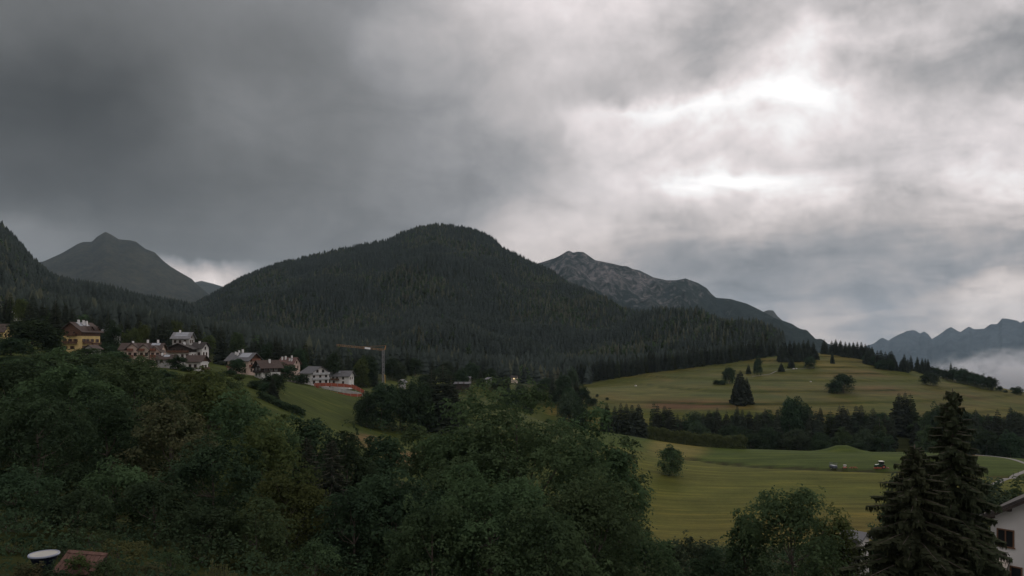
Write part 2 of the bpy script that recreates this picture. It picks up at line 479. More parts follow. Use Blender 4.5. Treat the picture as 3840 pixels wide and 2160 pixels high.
fn = gg.noise(tcg.outputs['Object'], 0.9, 5, 0.7)[0]
k = gg.m('MULTIPLY_ADD', gg.m('SUBTRACT', st, 0.5), 1.5, 1.0)
k = gg.m('MULTIPLY', k, gg.m('MULTIPLY_ADD', gg.m('SUBTRACT', pt, 0.5), 0.8, 1.0))
k = gg.m('MULTIPLY', k, gg.m('MULTIPLY_ADD', gg.m('SUBTRACT', fn, 0.5), 0.7, 1.0))
c = gg.v('SCALE', at.outputs['Color'], k)
straw = gg.ramp(gg.m('MULTIPLY', st, gg.m('MULTIPLY_ADD', pt, 0.6, 0.7)), [(0.56, (0, 0, 0)), (0.70, (1, 1, 1))])
c = gg.mix(gg.m('MULTIPLY', straw, 0.45), c, gg.v('MULTIPLY', at.outputs['Color'], (2.1, 1.5, 1.35)))
t.links.new(c, b.inputs['Base Color'])
b.inputs['Roughness'].default_value = 1.0
b.inputs['Specular IOR Level'].default_value = 0.05
bp = gg.n('ShaderNodeBump'); bp.inputs['Strength'].default_value = 0.5; bp.inputs['Distance'].default_value = 0.4
t.links.new(fn, bp.inputs['Height']); t.links.new(bp.outputs[0], b.inputs['Normal'])
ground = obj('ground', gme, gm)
tag(ground, 'rolling alpine ground of mown meadows and grassy slopes', kind='structure')

# ------------------------------------------------------------------ hills and mountains
def interp_rows(rows, n):
    r = np.array(rows, dtype=np.float64)
    d = np.concatenate([[0], np.cumsum(np.hypot(np.diff(r[:, 0]), np.diff(r[:, 1])))])
    s = np.linspace(0, d[-1], n)
    return np.stack([np.interp(s, d, r[:, k]) for k in range(r.shape[1])], 1)
def fb(x, y, z, H=1.0, oc=5):
    return mnoise.fractal((x, y, z), H, 2.0, oc)
class Hill:
    """a long hill: crest line, foot line in front, back slope; heights roughened"""
    def __init__(s, rows, n=160, nt=60, drop=0.0, prof=1.0, amp=20, scale=220, back=900, bz=None, edge=0.0, seed=0.0, gully=0.0, sub=6.0):
        R = interp_rows(rows, n)
        s.n, s.nt = n, nt
        rid = np.array([tuple(P(*q)) for q in R[:, :3]]); rid[:, 2] -= drop
        foot = np.array([tuple(P(*q)) for q in R[:, 3:6]]); foot[:, 2] -= sub
        tt = np.linspace(0, 1, nt)
        nb = max(8, nt // 4)
        tb = np.linspace(1, 0, nb)[:-1]
        V = np.zeros((n, nb - 1 + nt, 3))
        for j, t_ in enumerate(tt):
            V[:, nb - 1 + j, 0:2] = rid[:, 0:2] * (1 - t_) + foot[:, 0:2] * t_
            w = (1 - t_) ** prof
            V[:, nb - 1 + j, 2] = foot[:, 2] + (rid[:, 2] - foot[:, 2]) * w
        for j, t_ in enumerate(tb):
            V[:, j, 0] = rid[:, 0] * (1 + 0.1 * t_); V[:, j, 1] = rid[:, 1] + back * t_
            V[:, j, 2] = rid[:, 2] * (1 - t_) + (-480) * t_
        for i in range(n):
            for j in range(V.shape[1]):
                tj = abs(j - (nb - 1)) / (nt - 1.0)
                k = min(1.0, edge + tj * 5) * (1 if j < nb - 1 or tj < .92 else (1 - tj) / .08)
                x, y, z = V[i, j]
                h = fb(x / scale, y / scale, z / scale + seed) * amp
                if gully:
                    h += -gully * (1 - abs(mnoise.fractal((x / scale * .8 + z / scale * .25, y / scale * .12, seed + 7), 1.0, 2.0, 5)) * 2.2)
                V[i, j, 2] += h * k
        s.V = V; s.nb = nb
    def mesh(s, name):
        n, m_ = s.V.shape[:2]
        idx = np.arange(n * m_).reshape(n, m_)
        f = np.stack([idx[:-1, :-1], idx[:-1, 1:], idx[1:, 1:], idx[1:, :-1]], -1).reshape(-1, 4)
        return mesh_np(name, s.V.reshape(-1, 3), f[:, ::-1], smooth=True)
    def sample(s, spacing, rng, t0=0.0, t1=0.97, backt=0.12):
        """points on the front slope, evenly spread by area"""
        j0 = s.nb - 1 - int(backt * s.nb)
        A = s.V[:-1, j0:-1]; B = s.V[1:, j0:-1]; C = s.V[:-1, j0 + 1:]; D = s.V[1:, j0 + 1:]
        area = np.linalg.norm(np.cross((B - A)[..., :], (C - A)), axis=-1)
        p = area.ravel() / area.sum()
        N = int(area.sum() / spacing ** 2)
        q = rng.choice(len(p), N, p=p)
        i = q // area.shape[1]; j = q % area.shape[1]
        u = rng.random((N, 1)); v = rng.random((N, 1))
        return A[i, j] * (1-u)*(1-v) + B[i, j] * u*(1-v) + C[i, j] * (1-u)*v + D[i, j] * u*v

def hill_mat(name, forest, forest2, rock=None, rock2=None, rockpos=None, scale=0.004, thr=0.5):
    m = bpy.data.materials.new(name); m.use_nodes = True
    t = m.node_tree; gg = G(t); b = t.nodes['Principled BSDF']
    b.inputs['Roughness'].default_value = 1.0; b.inputs['Specular IOR Level'].default_value = 0.0
    tcn = gg.n('ShaderNodeTexCoord'); ge = gg.n('ShaderNodeNewGeometry')
    n1_ = gg.noise(tcn.outputs['Object'], scale, 7, 0.62)[0]
    n2_ = gg.noise(tcn.outputs['Object'], scale * 9, 6, 0.7)[0]
    c = gg.ramp(gg.m('MULTIPLY_ADD', n2_, 0.6, gg.m('MULTIPLY', n1_, 0.4)), [(0.36, forest2), (0.64, forest)])
    h = n2_
    if rock:
        mp_ = gg.n('ShaderNodeMapping'); mp_.inputs['Scale'].default_value = (1.0, 0.6, 0.28)
        t.links.new(tcn.outputs['Object'], mp_.inputs[0])
        r1 = gg.noise(mp_.outputs[0], scale * 5, 8, 0.68, 0.6)[0]
        rc = gg.ramp(r1, [(0.34, rock2), (0.52, tuple((a + b_) / 2 for a, b_ in zip(rock, rock2))), (0.7, rock)])
        dist = gg.v('LENGTH', gg.v('MULTIPLY', gg.v('SUBTRACT', tcn.outputs['Object'], rockpos[0]), tuple(1.0 / r_ for r_ in rockpos[1])))
        kk = gg.m('ADD', gg.m('MULTIPLY', gg.m('SUBTRACT', 1.0, dist), 0.55), gg.m('MULTIPLY', gg.m('SUBTRACT', r1, 0.5), 2.2))
        kk = gg.m('ADD', kk, gg.m('MULTIPLY', gg.m('SUBTRACT', n1_, 0.5), 1.2))
        fac = gg.ramp(kk, [(thr - 0.22, (0, 0, 0)), (thr + 0.28, (1, 1, 1))])
        c = gg.mix(fac, c, rc)
        h = gg.m('ADD', r1, n2_)
    t.links.new(c, b.inputs['Base Color'])
    bp = gg.n('ShaderNodeBump'); bp.inputs['Strength'].default_value = 0.9; bp.inputs['Distance'].default_value = 0.06 / scale
    t.links.new(h, bp.inputs['Height']); t.links.new(bp.outputs[0], b.inputs['Normal'])
    return m

wood_floor = hill_mat('wood_floor', (0.028, 0.034, 0.016), (0.018, 0.022, 0.012), scale=0.02)
HC = Hill([
 (640,1190,1850,430,1270,620),(725,1140,1900,500,1290,630),(790,1105,1950,650,1310,640),(900,1045,2000,800,1330,650),(1050,975,2050,1000,1350,680),(1150,950,2080,1150,1370,690),(1300,920,2100,1300,1390,700),
 (1450,895,2150,1500,1405,710),(1500,865,2160,1560,1408,715),(1550,845,2180,1600,1410,715),(1640,832,2200,1680,1412,720),(1700,840,2200,1730,1414,720),(1760,850,2190,1800,1416,720),
 (1820,870,2180,1860,1418,720),(1860,893,2170,1900,1420,720),(1880,920,2150,1930,1420,720),(1960,958,2100,1980,1424,730),(2080,1015,2000,2050,1430,740),(2150,1060,1900,2120,1430,750),
 (2250,1108,1780,2220,1424,765),(2330,1148,1620,2330,1410,785),(2450,1162,1420,2450,1394,805),(2550,1172,1320,2550,1382,822),(2650,1192,1230,2650,1370,838),(2760,1212,1130,2740,1357,858),
 (2850,1232,1060,2830,1343,880),(2900,1262,1020,2880,1338,895),(2960,1320,1000,2930,1334,915)],
 n=230, nt=80, drop=11, prof=1.15, amp=34, scale=230, back=700, edge=0.12, seed=1.3, gully=10)
obj('forest_hill', HC.mesh('forest_hill'), wood_floor)
tag(bpy.data.objects['forest_hill'], 'broad dark forested hill rising in the middle', kind='structure')
HL = Hill([
 (-500,450,1250,-700,1050,520),(-200,660,1300,-350,1120,530),(-60,770,1340,-150,1150,540),(0,832,1360,-60,1170,545),(50,885,1380,0,1185,550),(100,942,1400,80,1200,555),(150,990,1430,150,1215,560),(190,1022,1450,200,1225,565),
 (260,1042,1500,280,1240,575),(350,1062,1560,350,1255,585),(450,1088,1630,430,1268,595),(560,1112,1700,520,1285,610),(650,1128,1760,600,1300,625),(730,1146,1800,680,1312,635),(860,1215,1850,780,1325,650)],
 n=120, nt=60, drop=16, prof=1.1, amp=26, scale=190, back=700, edge=0.12, seed=9.3, gully=8)
obj('forest_slope', HL.mesh('forest_slope'), wood_floor)
tag(bpy.data.objects['forest_slope'], 'steep dark forested slope rising at the left edge', kind='structure')
# distant peaks
HP = Hill([
 (-250,1010,5600,-300,1240,3600),(60,1000,5800,60,1240,3600),(165,980,6000,165,1240,3600),(230,950,6050,230,1245,3600),(290,915,6100,290,1245,3600),(310,907,6100,310,1245,3600),(345,906,6100,340,1245,3600),(365,886,6100,360,1250,3600),(395,868,6100,390,1250,3600),
 (420,880,6100,420,1250,3600),(445,896,6100,450,1255,3600),(490,900,6100,500,1255,3600),(510,905,6100,520,1260,3600),(545,932,6100,560,1265,3600),(580,945,6050,600,1268,3600),(610,975,6000,640,1270,3600),(640,998,6000,660,1272,3600),
 (680,1022,5950,700,1275,3600),(720,1045,5900,740,1280,3600),(735,1062,5850,760,1280,3600),(780,1100,5800,800,1285,3600),(850,1160,5700,860,1290,3600)],
 n=200, nt=90, prof=0.95, amp=90, scale=700, back=2500, edge=0.03, seed=4.0, gully=70)
obj('far_peak', HP.mesh('far_peak'), hill_mat('alpine_pasture', (0.074, 0.068, 0.044), (0.012, 0.016, 0.012), scale=0.0040))
tag(bpy.data.objects['far_peak'], 'pointed grassy mountain far behind the village', kind='structure')
HB = Hill([(600,1120,9000,600,1280,7000),(725,1060,9200,700,1280,7000),(755,1053,9300,760,1280,7000),(800,1064,9300,820,1280,7000),(860,1082,9300,860,1280,7000),(960,1130,9300,960,1280,7000)],
 n=60, nt=24, amp=60, scale=900, back=2000, edge=0.02, seed=2.0)
obj('far_ridge', HB.mesh('far_ridge'), bpy.data.materials['alpine_pasture'])
tag(bpy.data.objects['far_ridge'], 'low distant ridge in the gap between two hills', kind='structure')
rk = P(2260, 1030, 4300)
HR = Hill([
 (1850,1060,4800,1850,1240,2900),(2020,985,4800,2000,1240,2900),(2080,966,4750,2060,1245,2900),(2100,957,4700,2090,1245,2900),(2125,941,4700,2115,1250,2900),(2135,939,4700,2130,1250,2900),(2150,946,4700,2150,1250,2900),(2165,942,4700,2170,1250,2900),(2188,944,4680,2190,1255,2900),
 (2210,960,4650,2215,1255,2900),(2232,976,4600,2240,1260,2900),(2290,988,4550,2300,1262,2900),(2350,1003,4500,2360,1265,2900),(2400,1015,4450,2410,1268,2900),(2450,1040,4400,2460,1270,2900),(2500,1051,4350,2510,1275,2900),(2535,1050,4300,2540,1275,2900),(2570,1042,4280,2575,1278,2900),
 (2620,1060,4250,2625,1280,2900),(2650,1078,4200,2660,1282,2900),(2668,1100,4180,2680,1285,2900),(2685,1114,4150,2700,1285,2900),(2740,1120,4100,2760,1290,2900),(2800,1137,4050,2820,1295,2900),(2850,1162,4000,2870,1300,2900),(2900,1190,3950,2920,1305,2900),
 (2970,1214,3900,2980,1308,2900),(3010,1240,3850,3020,1312,2900),(3040,1264,3800,3060,1315,2900),(3075,1300,3750,3100,1320,2900),(3140,1360,3700,3150,1340,2900)],
 n=300, nt=130, prof=0.85, amp=95, scale=420, back=1500, edge=0.035, seed=6.0, gully=85)
obj('rocky_mountain', HR.mesh('rocky_mountain'), hill_mat('limestone_cliffs', (0.046, 0.060, 0.054), (0.022, 0.032, 0.032), (0.225, 0.21, 0.205), (0.070, 0.076, 0.080), ((rk.x, rk.y, rk.z), (620, 1500, 270)), scale=0.0055, thr=0.30))
tag(bpy.data.objects['rocky_mountain'], 'mountain with pale limestone cliffs and a wooded long shoulder', kind='structure')
HB2 = Hill([(2780,1200,8000,2780,1280,6000),(2860,1170,8000,2860,1280,6000),(2880,1163,8000,2880,1280,6000),(2900,1164,8000,2900,1280,6000),(2915,1185,8000,2915,1280,6000),(2990,1250,8000,2990,1290,6000)],
 n=60, nt=16, amp=40, scale=500, back=1500, edge=0.02, seed=12.0)
obj('rock_knob', HB2.mesh('rock_knob'), bpy.data.materials['alpine_pasture'])
tag(bpy.data.objects['rock_knob'], 'rounded far knob peeping over the wooded shoulder', kind='structure')
HF = Hill([
 (3100,1350,11500,3100,1460,8000),(3270,1294,11500,3250,1460,8000),(3300,1277,11500,3300,1460,8000),(3313,1271,11500,3320,1460,8000),(3330,1278,11500,3340,1460,8000),(3375,1250,11500,3380,1460,8000),(3400,1241,11500,3400,1460,8000),(3430,1240,11500,3430,1460,8000),(3450,1252,11500,3450,1460,8000),
 (3466,1243,11500,3466,1460,8000),(3480,1252,11500,3480,1460,8000),(3495,1272,11500,3495,1460,8000),(3520,1255,11400,3520,1460,8000),(3550,1232,11300,3550,1460,8000),(3565,1223,11200,3565,1460,8000),(3590,1235,11100,3590,1460,8000),(3603,1238,11000,3603,1460,8000),(3620,1224,11000,3620,1460,8000),(3634,1217,11000,3634,1460,8000),
 (3650,1226,11000,3650,1460,8000),(3690,1224,10800,3690,1460,8000),(3715,1208,10700,3715,1460,8000),(3745,1207,10600,3745,1460,8000),(3758,1190,10500,3758,1460,8000),(3790,1192,10400,3790,1460,8000),(3815,1196,10300,3815,1460,8000),(3826,1206,10300,3826,1460,8000),(3845,1195,10200,3845,1460,8000),(4000,1160,10000,4000,1460,8000),(4300,1150,9800,4300,1460,8000)],
 n=240, nt=70, prof=0.9, amp=170, scale=620, back=3000, edge=0.14, seed=15.0, gully=120)
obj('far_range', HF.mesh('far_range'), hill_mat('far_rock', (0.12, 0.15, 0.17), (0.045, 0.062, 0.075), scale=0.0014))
tag(bpy.data.objects['far_range'], 'jagged blue mountain range on the far right horizon', kind='structure')

# ------------------------------------------------------------------ haze: the air of the valley
def vol_mat(name, col, dens, aniso=0.0):
    m = bpy.data.materials.new(name); m.use_nodes = True
    t = m.node_tree; t.nodes.clear()
    pv = t.nodes.new('ShaderNodeVolumePrincipled')
    pv.inputs['Color'].default_value = (*col, 1); pv.inputs['Density'].default_value = dens
    pv.inputs['Anisotropy'].default_value = aniso
    o = t.nodes.new('ShaderNodeOutputMaterial'); t.links.new(pv.outputs[0], o.inputs['Volume'])
    return m
hz = MB().box(-19000, 19000, -10000, 21000, -510, 1150).build('haze', vol_mat('valley_air', (0.62, 0.82, 1.0), HAZE))
tag(hz, 'thin bluish haze filling the valley air', kind='stuff')

# ------------------------------------------------------------------ tree builders
RNG = np.random.default_rng(7)
random.seed(7)
def hit(px, py, y0=60, y1=1000):
    """the spot of ground seen at a column and row, nearest first beyond y0"""
    Y = np.arange(y0, y1, 1.0)
    x = (px - 1920) / F * Y
    d = (H0 - py) / F * Y - gnd(x, Y)
    k = np.nonzero((d[:-1] > 0) & (d[1:] <= 0))[0]
    Yh = Y[k[0]] if len(k) else Y[np.argmin(np.abs(d))]
    x = (px - 1920) / F * Yh
    return Vector((x, Yh, gz(x, Yh)))

def rot_frames(nrm, rng):
    """two tangent vectors for each normal, turned at random"""
    a = rng.normal(size=nrm.shape)
    t = np.cross(nrm, a); t /= np.linalg.norm(t, axis=1)[:, None] + 1e-9
    return t, np.cross(nrm, t)
def leaf_quads(pos, nrm, ln, wd, rng, fold=0.0):
    t, b = rot_frames(nrm, rng)
    L = ln[:, None]; W = wd[:, None]
    v = np.stack([pos - t * L, pos + b * W + nrm * fold * W, pos + t * L, pos - b * W + nrm * fold * W], 1).reshape(-1, 3)
    f = np.arange(len(pos) * 4).reshape(-1, 4)
    return v, f
def crown_cloud(rng, rx, ry, rz, n_clump, n_leaf, leaf, lob=0.22, flat=0.75, clump=0.24, base=0.0, open_=0.0):
    """positions and normals of leaves in a lobed crown around (0,0,0)"""
    d = rng.normal(size=(n_clump, 3)); d /= np.linalg.norm(d, axis=1)[:, None]
    d[:, 2] = np.where(d[:, 2] < -0.85, -d[:, 2] * .6, d[:, 2])
    ph = rng.random(4) * 6.28
    az_ = np.arctan2(d[:, 1], d[:, 0])
    lobes = 1 + lob * (np.sin(az_ * 3 + ph[0] + d[:, 2] * 3) * .6 + np.sin(az_ * 5 + ph[1] - d[:, 2] * 5) * .4)
    r = (0.50 + 0.50 * rng.random(n_clump) ** 0.45) * lobes
    c = d * r[:, None] * np.array([rx, ry, rz]) * (1 - clump * .55)
    # crowns are fuller below the middle
    c[:, 0:2] *= (1.0 - 0.22 * np.clip(c[:, 2:3] / rz, -1, 1))
    cr = clump * (0.6 + 0.7 * rng.random(n_clump)) * (rx + ry + rz) / 3
    # sprays on the upper shell of every clump, leaves on the sprays
    per = 20
    ns = max(40, n_leaf // per)
    k = rng.integers(0, n_clump, ns)
    ld = rng.normal(size=(ns, 3)); ld /= np.linalg.norm(ld, axis=1)[:, None]
    ld[:, 2] = np.where(rng.random(ns) < 0.70, np.abs(ld[:, 2]), ld[:, 2])
    rr = (0.60 + 0.40 * rng.random(ns) ** 0.5) * (1 + 0.14 * rng.normal(size=ns))
    sp = c[k] + ld * (rr * cr[k])[:, None] * np.array([1, 1, flat])
    sn = ld * 0.75 + rng.normal(size=(ns, 3)) * 0.25 + np.array([0, 0, 0.7])
    sn /= np.linalg.norm(sn, axis=1)[:, None]
    q = rng.integers(0, ns, n_leaf)
    sr = leaf * 2.3 * (.6 + .7 * rng.random(ns))
    off = rng.normal(size=(n_leaf, 3))
    off -= sn[q] * (off * sn[q]).sum(1)[:, None] * .72          # sprays are flattish and droop a little at the rim
    pos = sp[q] + off * sr[q][:, None]
    pos[:, 2] -= .22 * (off ** 2).sum(1) * sr[q]
    nrm = sn[q] + off * .25 + rng.normal(size=(n_leaf, 3)) * 0.28
    nrm /= np.linalg.norm(nrm, axis=1)[:, None]
    ln = leaf * (0.6 + 0.8 * rng.random(n_leaf)); wd = ln * (0.42 + 0.25 * rng.random(n_leaf))
    return pos, nrm, ln, wd, c
def trunk_mesh(rng, h, r, targets, base=-1.5, top=0.8):
    mb = MB()
    pts = [Vector((0, 0, base))]
    for k in range(1, 6):
        pts.append(Vector((rng.normal() * r * .5 * k / 5, rng.normal() * r * .5 * k / 5, base + (h * top - base) * k / 5)))
    for a, b_, k in zip(pts[:-1], pts[1:], range(5)):
        mb.bar(a, b_, r * (1 - .17 * k), r * (1 - .17 * (k + 1)), n=7)
    for tg in targets:
        tg = Vector(tg)
        k = min(4, max(1, int((tg.z - base) / max(.1, h * top - base) * 4)))
        a = pts[k]
        mid = (a + tg) * .5 + Vector((0, 0, -0.06 * h))
        mb.bar(a, mid, r * .38, r * .22, n=5); mb.bar(mid, tg, r * .22, r * .06, n=5)
    return mb.mesh('trunk', recalc=False)
def broadleaf_meshes(seed, h, w, n_leaf, leaf, n_clump=60, crown0=0.16, lob=.22, clump=.24, flat=.75, wy=None):
    rng = np.random.default_rng(seed)
    rz = h * (1 - crown0) / 2; cz = h - rz
    pos, nrm, ln, wd, c = crown_cloud(rng, w / 2, (wy or w) / 2, rz, n_clump, n_leaf, leaf, lob, flat, clump)
    for a_, half_ in ((0, w / 2), (1, (wy or w) / 2)):          # the outermost sprays reach the crown's measured width and top
        sc_ = half_ / np.percentile(np.abs(pos[:, a_]), 98.5); pos[:, a_] *= sc_; c[:, a_] *= sc_
    up_ = rz / np.percentile(pos[:, 2], 99.6); dn_ = rz / -np.percentile(pos[:, 2], 1.0)
    pos[:, 2] *= np.where(pos[:, 2] > 0, up_, dn_); c[:, 2] *= np.where(c[:, 2] > 0, up_, dn_)
    pos[:, 2] += cz
    v, f = leaf_quads(pos, nrm, ln, wd, rng, 0.25)
    cm = mesh_np('crown', v, f)
    tg = c[rng.permutation(len(c))[:12]] * .8 + np.array([0, 0, cz])
    return cm, trunk_mesh(rng, h, max(.09, h * .019), tg)
def conifer_meshes(seed, h=20.0, R=3.0, whorls=24, per=9, quads=3, trunk=True, power=0.85, droop=0.3, h0=0.06, shag=0.35):
    rng = np.random.default_rng(seed)
    V = []
    def quad(a, b, c, d): V.append((a, b, c, d))
    zs = h * (h0 + (0.985 - h0) * (np.arange(whorls) + rng.random(whorls) * .5) / whorls)
    for z in zs:
        rel = 1 - z / h
        L0 = R * rel ** power + 0.12
        n = max(4, int(per * (0.55 + 0.45 * rel)))
        a0 = rng.random() * 6.28
        for k in range(n):
            a = a0 + 6.283 * k / n + rng.normal() * .18
            L = L0 * (0.66 + 0.42 * rng.random())
            dr = droop * (0.6 + .8 * rng.random())
            u = np.array([math.cos(a), math.sin(a), 0.0]); s_ = np.array([-math.sin(a), math.cos(a), 0.0])
            p0 = np.array([0, 0, z + .10 * L]); p1 = u * L * .55 + np.array([0, 0, z - dr * L * .30]); p2 = u * L + np.array([0, 0, z - dr * L * (.75 + .3 * rng.random())])
            w = L * (0.30 + .12 * rng.random()); dn = np.array([0, 0, -1.0])
            quad(p0, p1 + s_ * w + dn * w * .4, p2, p1 - s_ * w + dn * w * .4)
            if quads > 1:
                hg = shag * L * (.7 + .6 * rng.random()) + .2
                quad(p0, p1, p1 + dn * hg * .9 + s_ * .1 * L, p0 * .6 + p1 * .4 + dn * hg * .6)
                quad(p1, p2, p2 * .9 + p1 * .1 + dn * hg * .55, p1 * .6 + p2 * .4 + dn * hg)
            if quads > 3:
                for sg in (-1, 1):
                    q = p0 * .35 + p1 * .65; e = q + (u * .55 + s_ * sg * .75) * L * .42 + dn * L * .16
                    quad(q, (q + e) / 2 + u * .1 * L, e, (q + e) / 2 + dn * hg * .6)
    V = np.array(V).reshape(-1, 3)
    # leader
    tip = np.array([[-.10, 0, h * .94], [.10, 0, h * .94], [0.0, .03, h * 1.02], [0, -.1, h * .95]])
    V = np.concatenate([V, tip])
    f = np.arange(len(V)).reshape(-1, 4)
    cm = mesh_np('crown', V, f)
    tm = MB().bar((0, 0, -1.5), (0, 0, h * .5), h * .014, h * .009, n=6).bar((0, 0, h * .5), (0, 0, h * .97), h * .009, h * .002, n=5).mesh('trunk', recalc=False) if trunk else None
    return cm, tm

bark = mat('bark', (0.12, 0.10, 0.082), 0.95, 0.5, 3.0)
bark_pale = mat('pale_bark', (0.22, 0.20, 0.17), 0.9, 0.5, 3.0)
LM = dict(
 hedge=leaf_mat('hedge_leaves', (0.118, 0.148, 0.062), (0.058, 0.078, 0.034), .3, .5),
 near_spruce=leaf_mat('near_spruce_needles', (0.078, 0.090, 0.050), (0.026, 0.034, 0.022), .2, .6),
 spruce=leaf_mat('spruce_needles', (0.060, 0.072, 0.050), (0.026, 0.034, 0.026), .15, .25),
 wood=leaf_mat('wood_needles', (0.062, 0.076, 0.064), (0.024, 0.032, 0.029), .1, .05),
 wood_larch=leaf_mat('wood_larch_needles', (0.092, 0.098, 0.066), (0.052, 0.058, 0.040), .1, .05),
 larch=leaf_mat('larch_needles', (0.064, 0.082, 0.038), (0.036, 0.047, 0.026), .25, .25),
 dark=leaf_mat('dark_leaves', (0.060, 0.092, 0.048), (0.020, 0.034, 0.021), .3, .25),
 green=leaf_mat('green_leaves', (0.094, 0.138, 0.064), (0.032, 0.052, 0.028), .35, .25),
 olive=leaf_mat('olive_leaves', (0.106, 0.134, 0.048), (0.044, 0.060, 0.026), .35, .25),
 light=leaf_mat('light_leaves', (0.150, 0.165, 0.070), (0.078, 0.090, 0.040), .35, .4),
 blue=leaf_mat('blue_green_leaves', (0.072, 0.100, 0.058), (0.040, 0.056, 0.036), .3, .25),
 rust=leaf_mat('rusty_leaves', (0.112, 0.100, 0.054), (0.042, 0.062, 0.032), .3, .9),
)
ORD = ['first', 'second', 'third', 'fourth', 'fifth', 'sixth', 'seventh', 'eighth', 'ninth', 'tenth', 'eleventh', 'twelfth', 'thirteenth', 'fourteenth', 'fifteenth', 'sixteenth', 'seventeenth', 'eighteenth', 'nineteenth', 'twentieth']

def place(name, loc, cm, tm, leafm, barkm, h, h_mesh, wfac=1.0, rz=0.0):
    """a tree: an Empty at its foot with its trunk and crown"""
    e = empty(name, loc, rz)
    s_ = h / h_mesh
    e.scale = (s_ * wfac, s_ * wfac, s_)
    c = obj('crown', cm, None, e); c.active_material if False else None
    if not cm.materials: cm.materials.append(leafm)
    if tm is not None:
        t_ = obj('trunk', tm, None, e)
        if not tm.materials: tm.materials.append(barkm)
    return e

# shared meshes for the trees that stand farther off
CON = [conifer_meshes(100 + k, 20, 3.9 + .5 * (k % 3), 27 + k, 11, 3, droop=.3 + .1 * (k % 3), power=.72, h0=.02) for k in range(5)]
LAR = [conifer_meshes(140 + k, 20, 3.8, 22, 10, 3, power=.62, droop=.15, shag=.5, h0=.04) for k in range(2)]
for cm_, _ in LAR: cm_.materials.append(LM['larch'])
def bl_set(key, seed, n, **kw):
    r = [broadleaf_meshes(seed + k, 12, 10, 7500, .30, n_clump=60, crown0=.03, clump=.34, **kw) for k in range(n)]
    for cm_, _ in r: cm_.materials.append(LM[key])
    return r
BRO = {k: bl_set(k, 200 + 10 * i, 3) for i, k in enumerate(['dark', 'green', 'olive', 'blue'])}

class Rows:
    """individual trees gathered with the phrase that tells where they stand, named when all are known"""
    def __init__(s): s.d = {}
    def add(s, key, o, px): s.d.setdefault(key, []).append((px, o))
    def close(s):
        for (what, where, cat, grp), lst in s.d.items():
            lst.sort(key=lambda q: q[0])
            n = len(lst)
            for k, (px, o) in enumerate(lst):
                if n == 1: lab = f'{what} {where}'
                elif n == 2: lab = f"{'left' if k == 0 else 'right'} of two {what}s {where}"
                else: lab = f'{ORD[k]} {what} from left, {where}'
                tag(o, lab, cat, grp)
ROWS = Rows()
def conifer(px, top, base=None, Y=None, key=None, larch=False, wf=1.0, y0=150, y1=950):
    if Y is None:
        loc = hit(px, base, y0, y1)
    else:
        x = (px - 1920) / F * Y; loc = Vector((x, Y, gz(x, Y)))
    ztop = (H0 - top) / F * loc.y
    h = max(3.0, ztop - loc.z)
    cm, tm = random.choice(LAR if larch else CON)
    e = place('larch_tree' if larch else 'spruce_tree', loc, cm, tm, LM['spruce'], bark, h, 20.0, wf * random.uniform(.9, 1.15) * (1.0 if h > 14 else 1.25), random.random() * 6.28)
    if key: ROWS.add(key, e, px)
    return e
def broad(px, top, base=None, Y=None, w=None, col='green', key=None, name='broadleaf_tree', y0=150, y1=950):
    if Y is None:
        loc = hit(px, base, y0, y1)
    else:
        x = (px - 1920) / F * Y; loc = Vector((x, Y, gz(x, Y)))
    h = max(1.5, (H0 - top) / F * loc.y - loc.z)
    wm = (w / F * loc.y) if w else h * .8
    cm, tm = random.choice(BRO[col])
    e = place(name, loc, cm, tm, LM[col], bark, h, 12.0, 1.0, random.random() * 6.28)
    e.scale = (wm / 10.0, wm / 10.0, h / 12.0)
    if key: ROWS.add(key, e, px)
    return e

# ------------------------------------------------------------------ the belt of trees behind the meadow
belt = [(2455,1504,1),(2466,1521,0),(2488,1524,0),(2512,1523,0),(2540,1528,0),(2558,1531,0),(2634,1535,0),(2655,1540,0),(2683,1531,0),(2707,1535,0),(2725,1528,0),(2746,1530,0),(2762,1525,0),(2780,1531,0),(2808,1538,0),(2833,1531,0),(2848,1528,0),(2868,1530,0),(2892,1535,0),
 (2915,1530,0),(3042,1527,0),(3064,1525,0),(3082,1514,0),(3110,1503,1),(3141,1514,0),(3160,1522,0),(3181,1507,0),(3207,1516,0),(3226,1520,0),(3254,1512,1),(3275,1522,0),(3296,1523,1),(3320,1545,0),(3345,1530,0),(3440,1560,0),(3469,1563,0),(3500,1548,0),(3655,1527,0),(3685,1538,0),(3710,1545,0),(3736,1532,0),(3765,1538,0),(3795,1528,0),(3812,1516,0),(3836,1512,0)]
def belt_where(px):
    if px < 2600: return 'in the belt behind the hedge, left half'
    if px < 2800: return 'in the belt behind the hedge, right half'
    if px < 3000: return 'in the belt between hedge and mound'
    if px < 3190: return 'in the belt behind the grassy mound'
    if px < 3420: return 'in the belt behind the tractor'
    if px < 3600: return 'in the belt behind the near spruce tip'
    return 'in the belt beyond the gravel track'
for (px, top, la) in belt:
    conifer(px + random.uniform(-7, 7), top + random.choice([-6, 0, 4, 10, 22, 34]), Y=random.uniform(385, 445), larch=bool(la), wf=random.uniform(1.0, 1.7), key=('pale larch' if la else 'dark spruce', belt_where(px), 'tree', 'trees in the belt behind the meadow'))
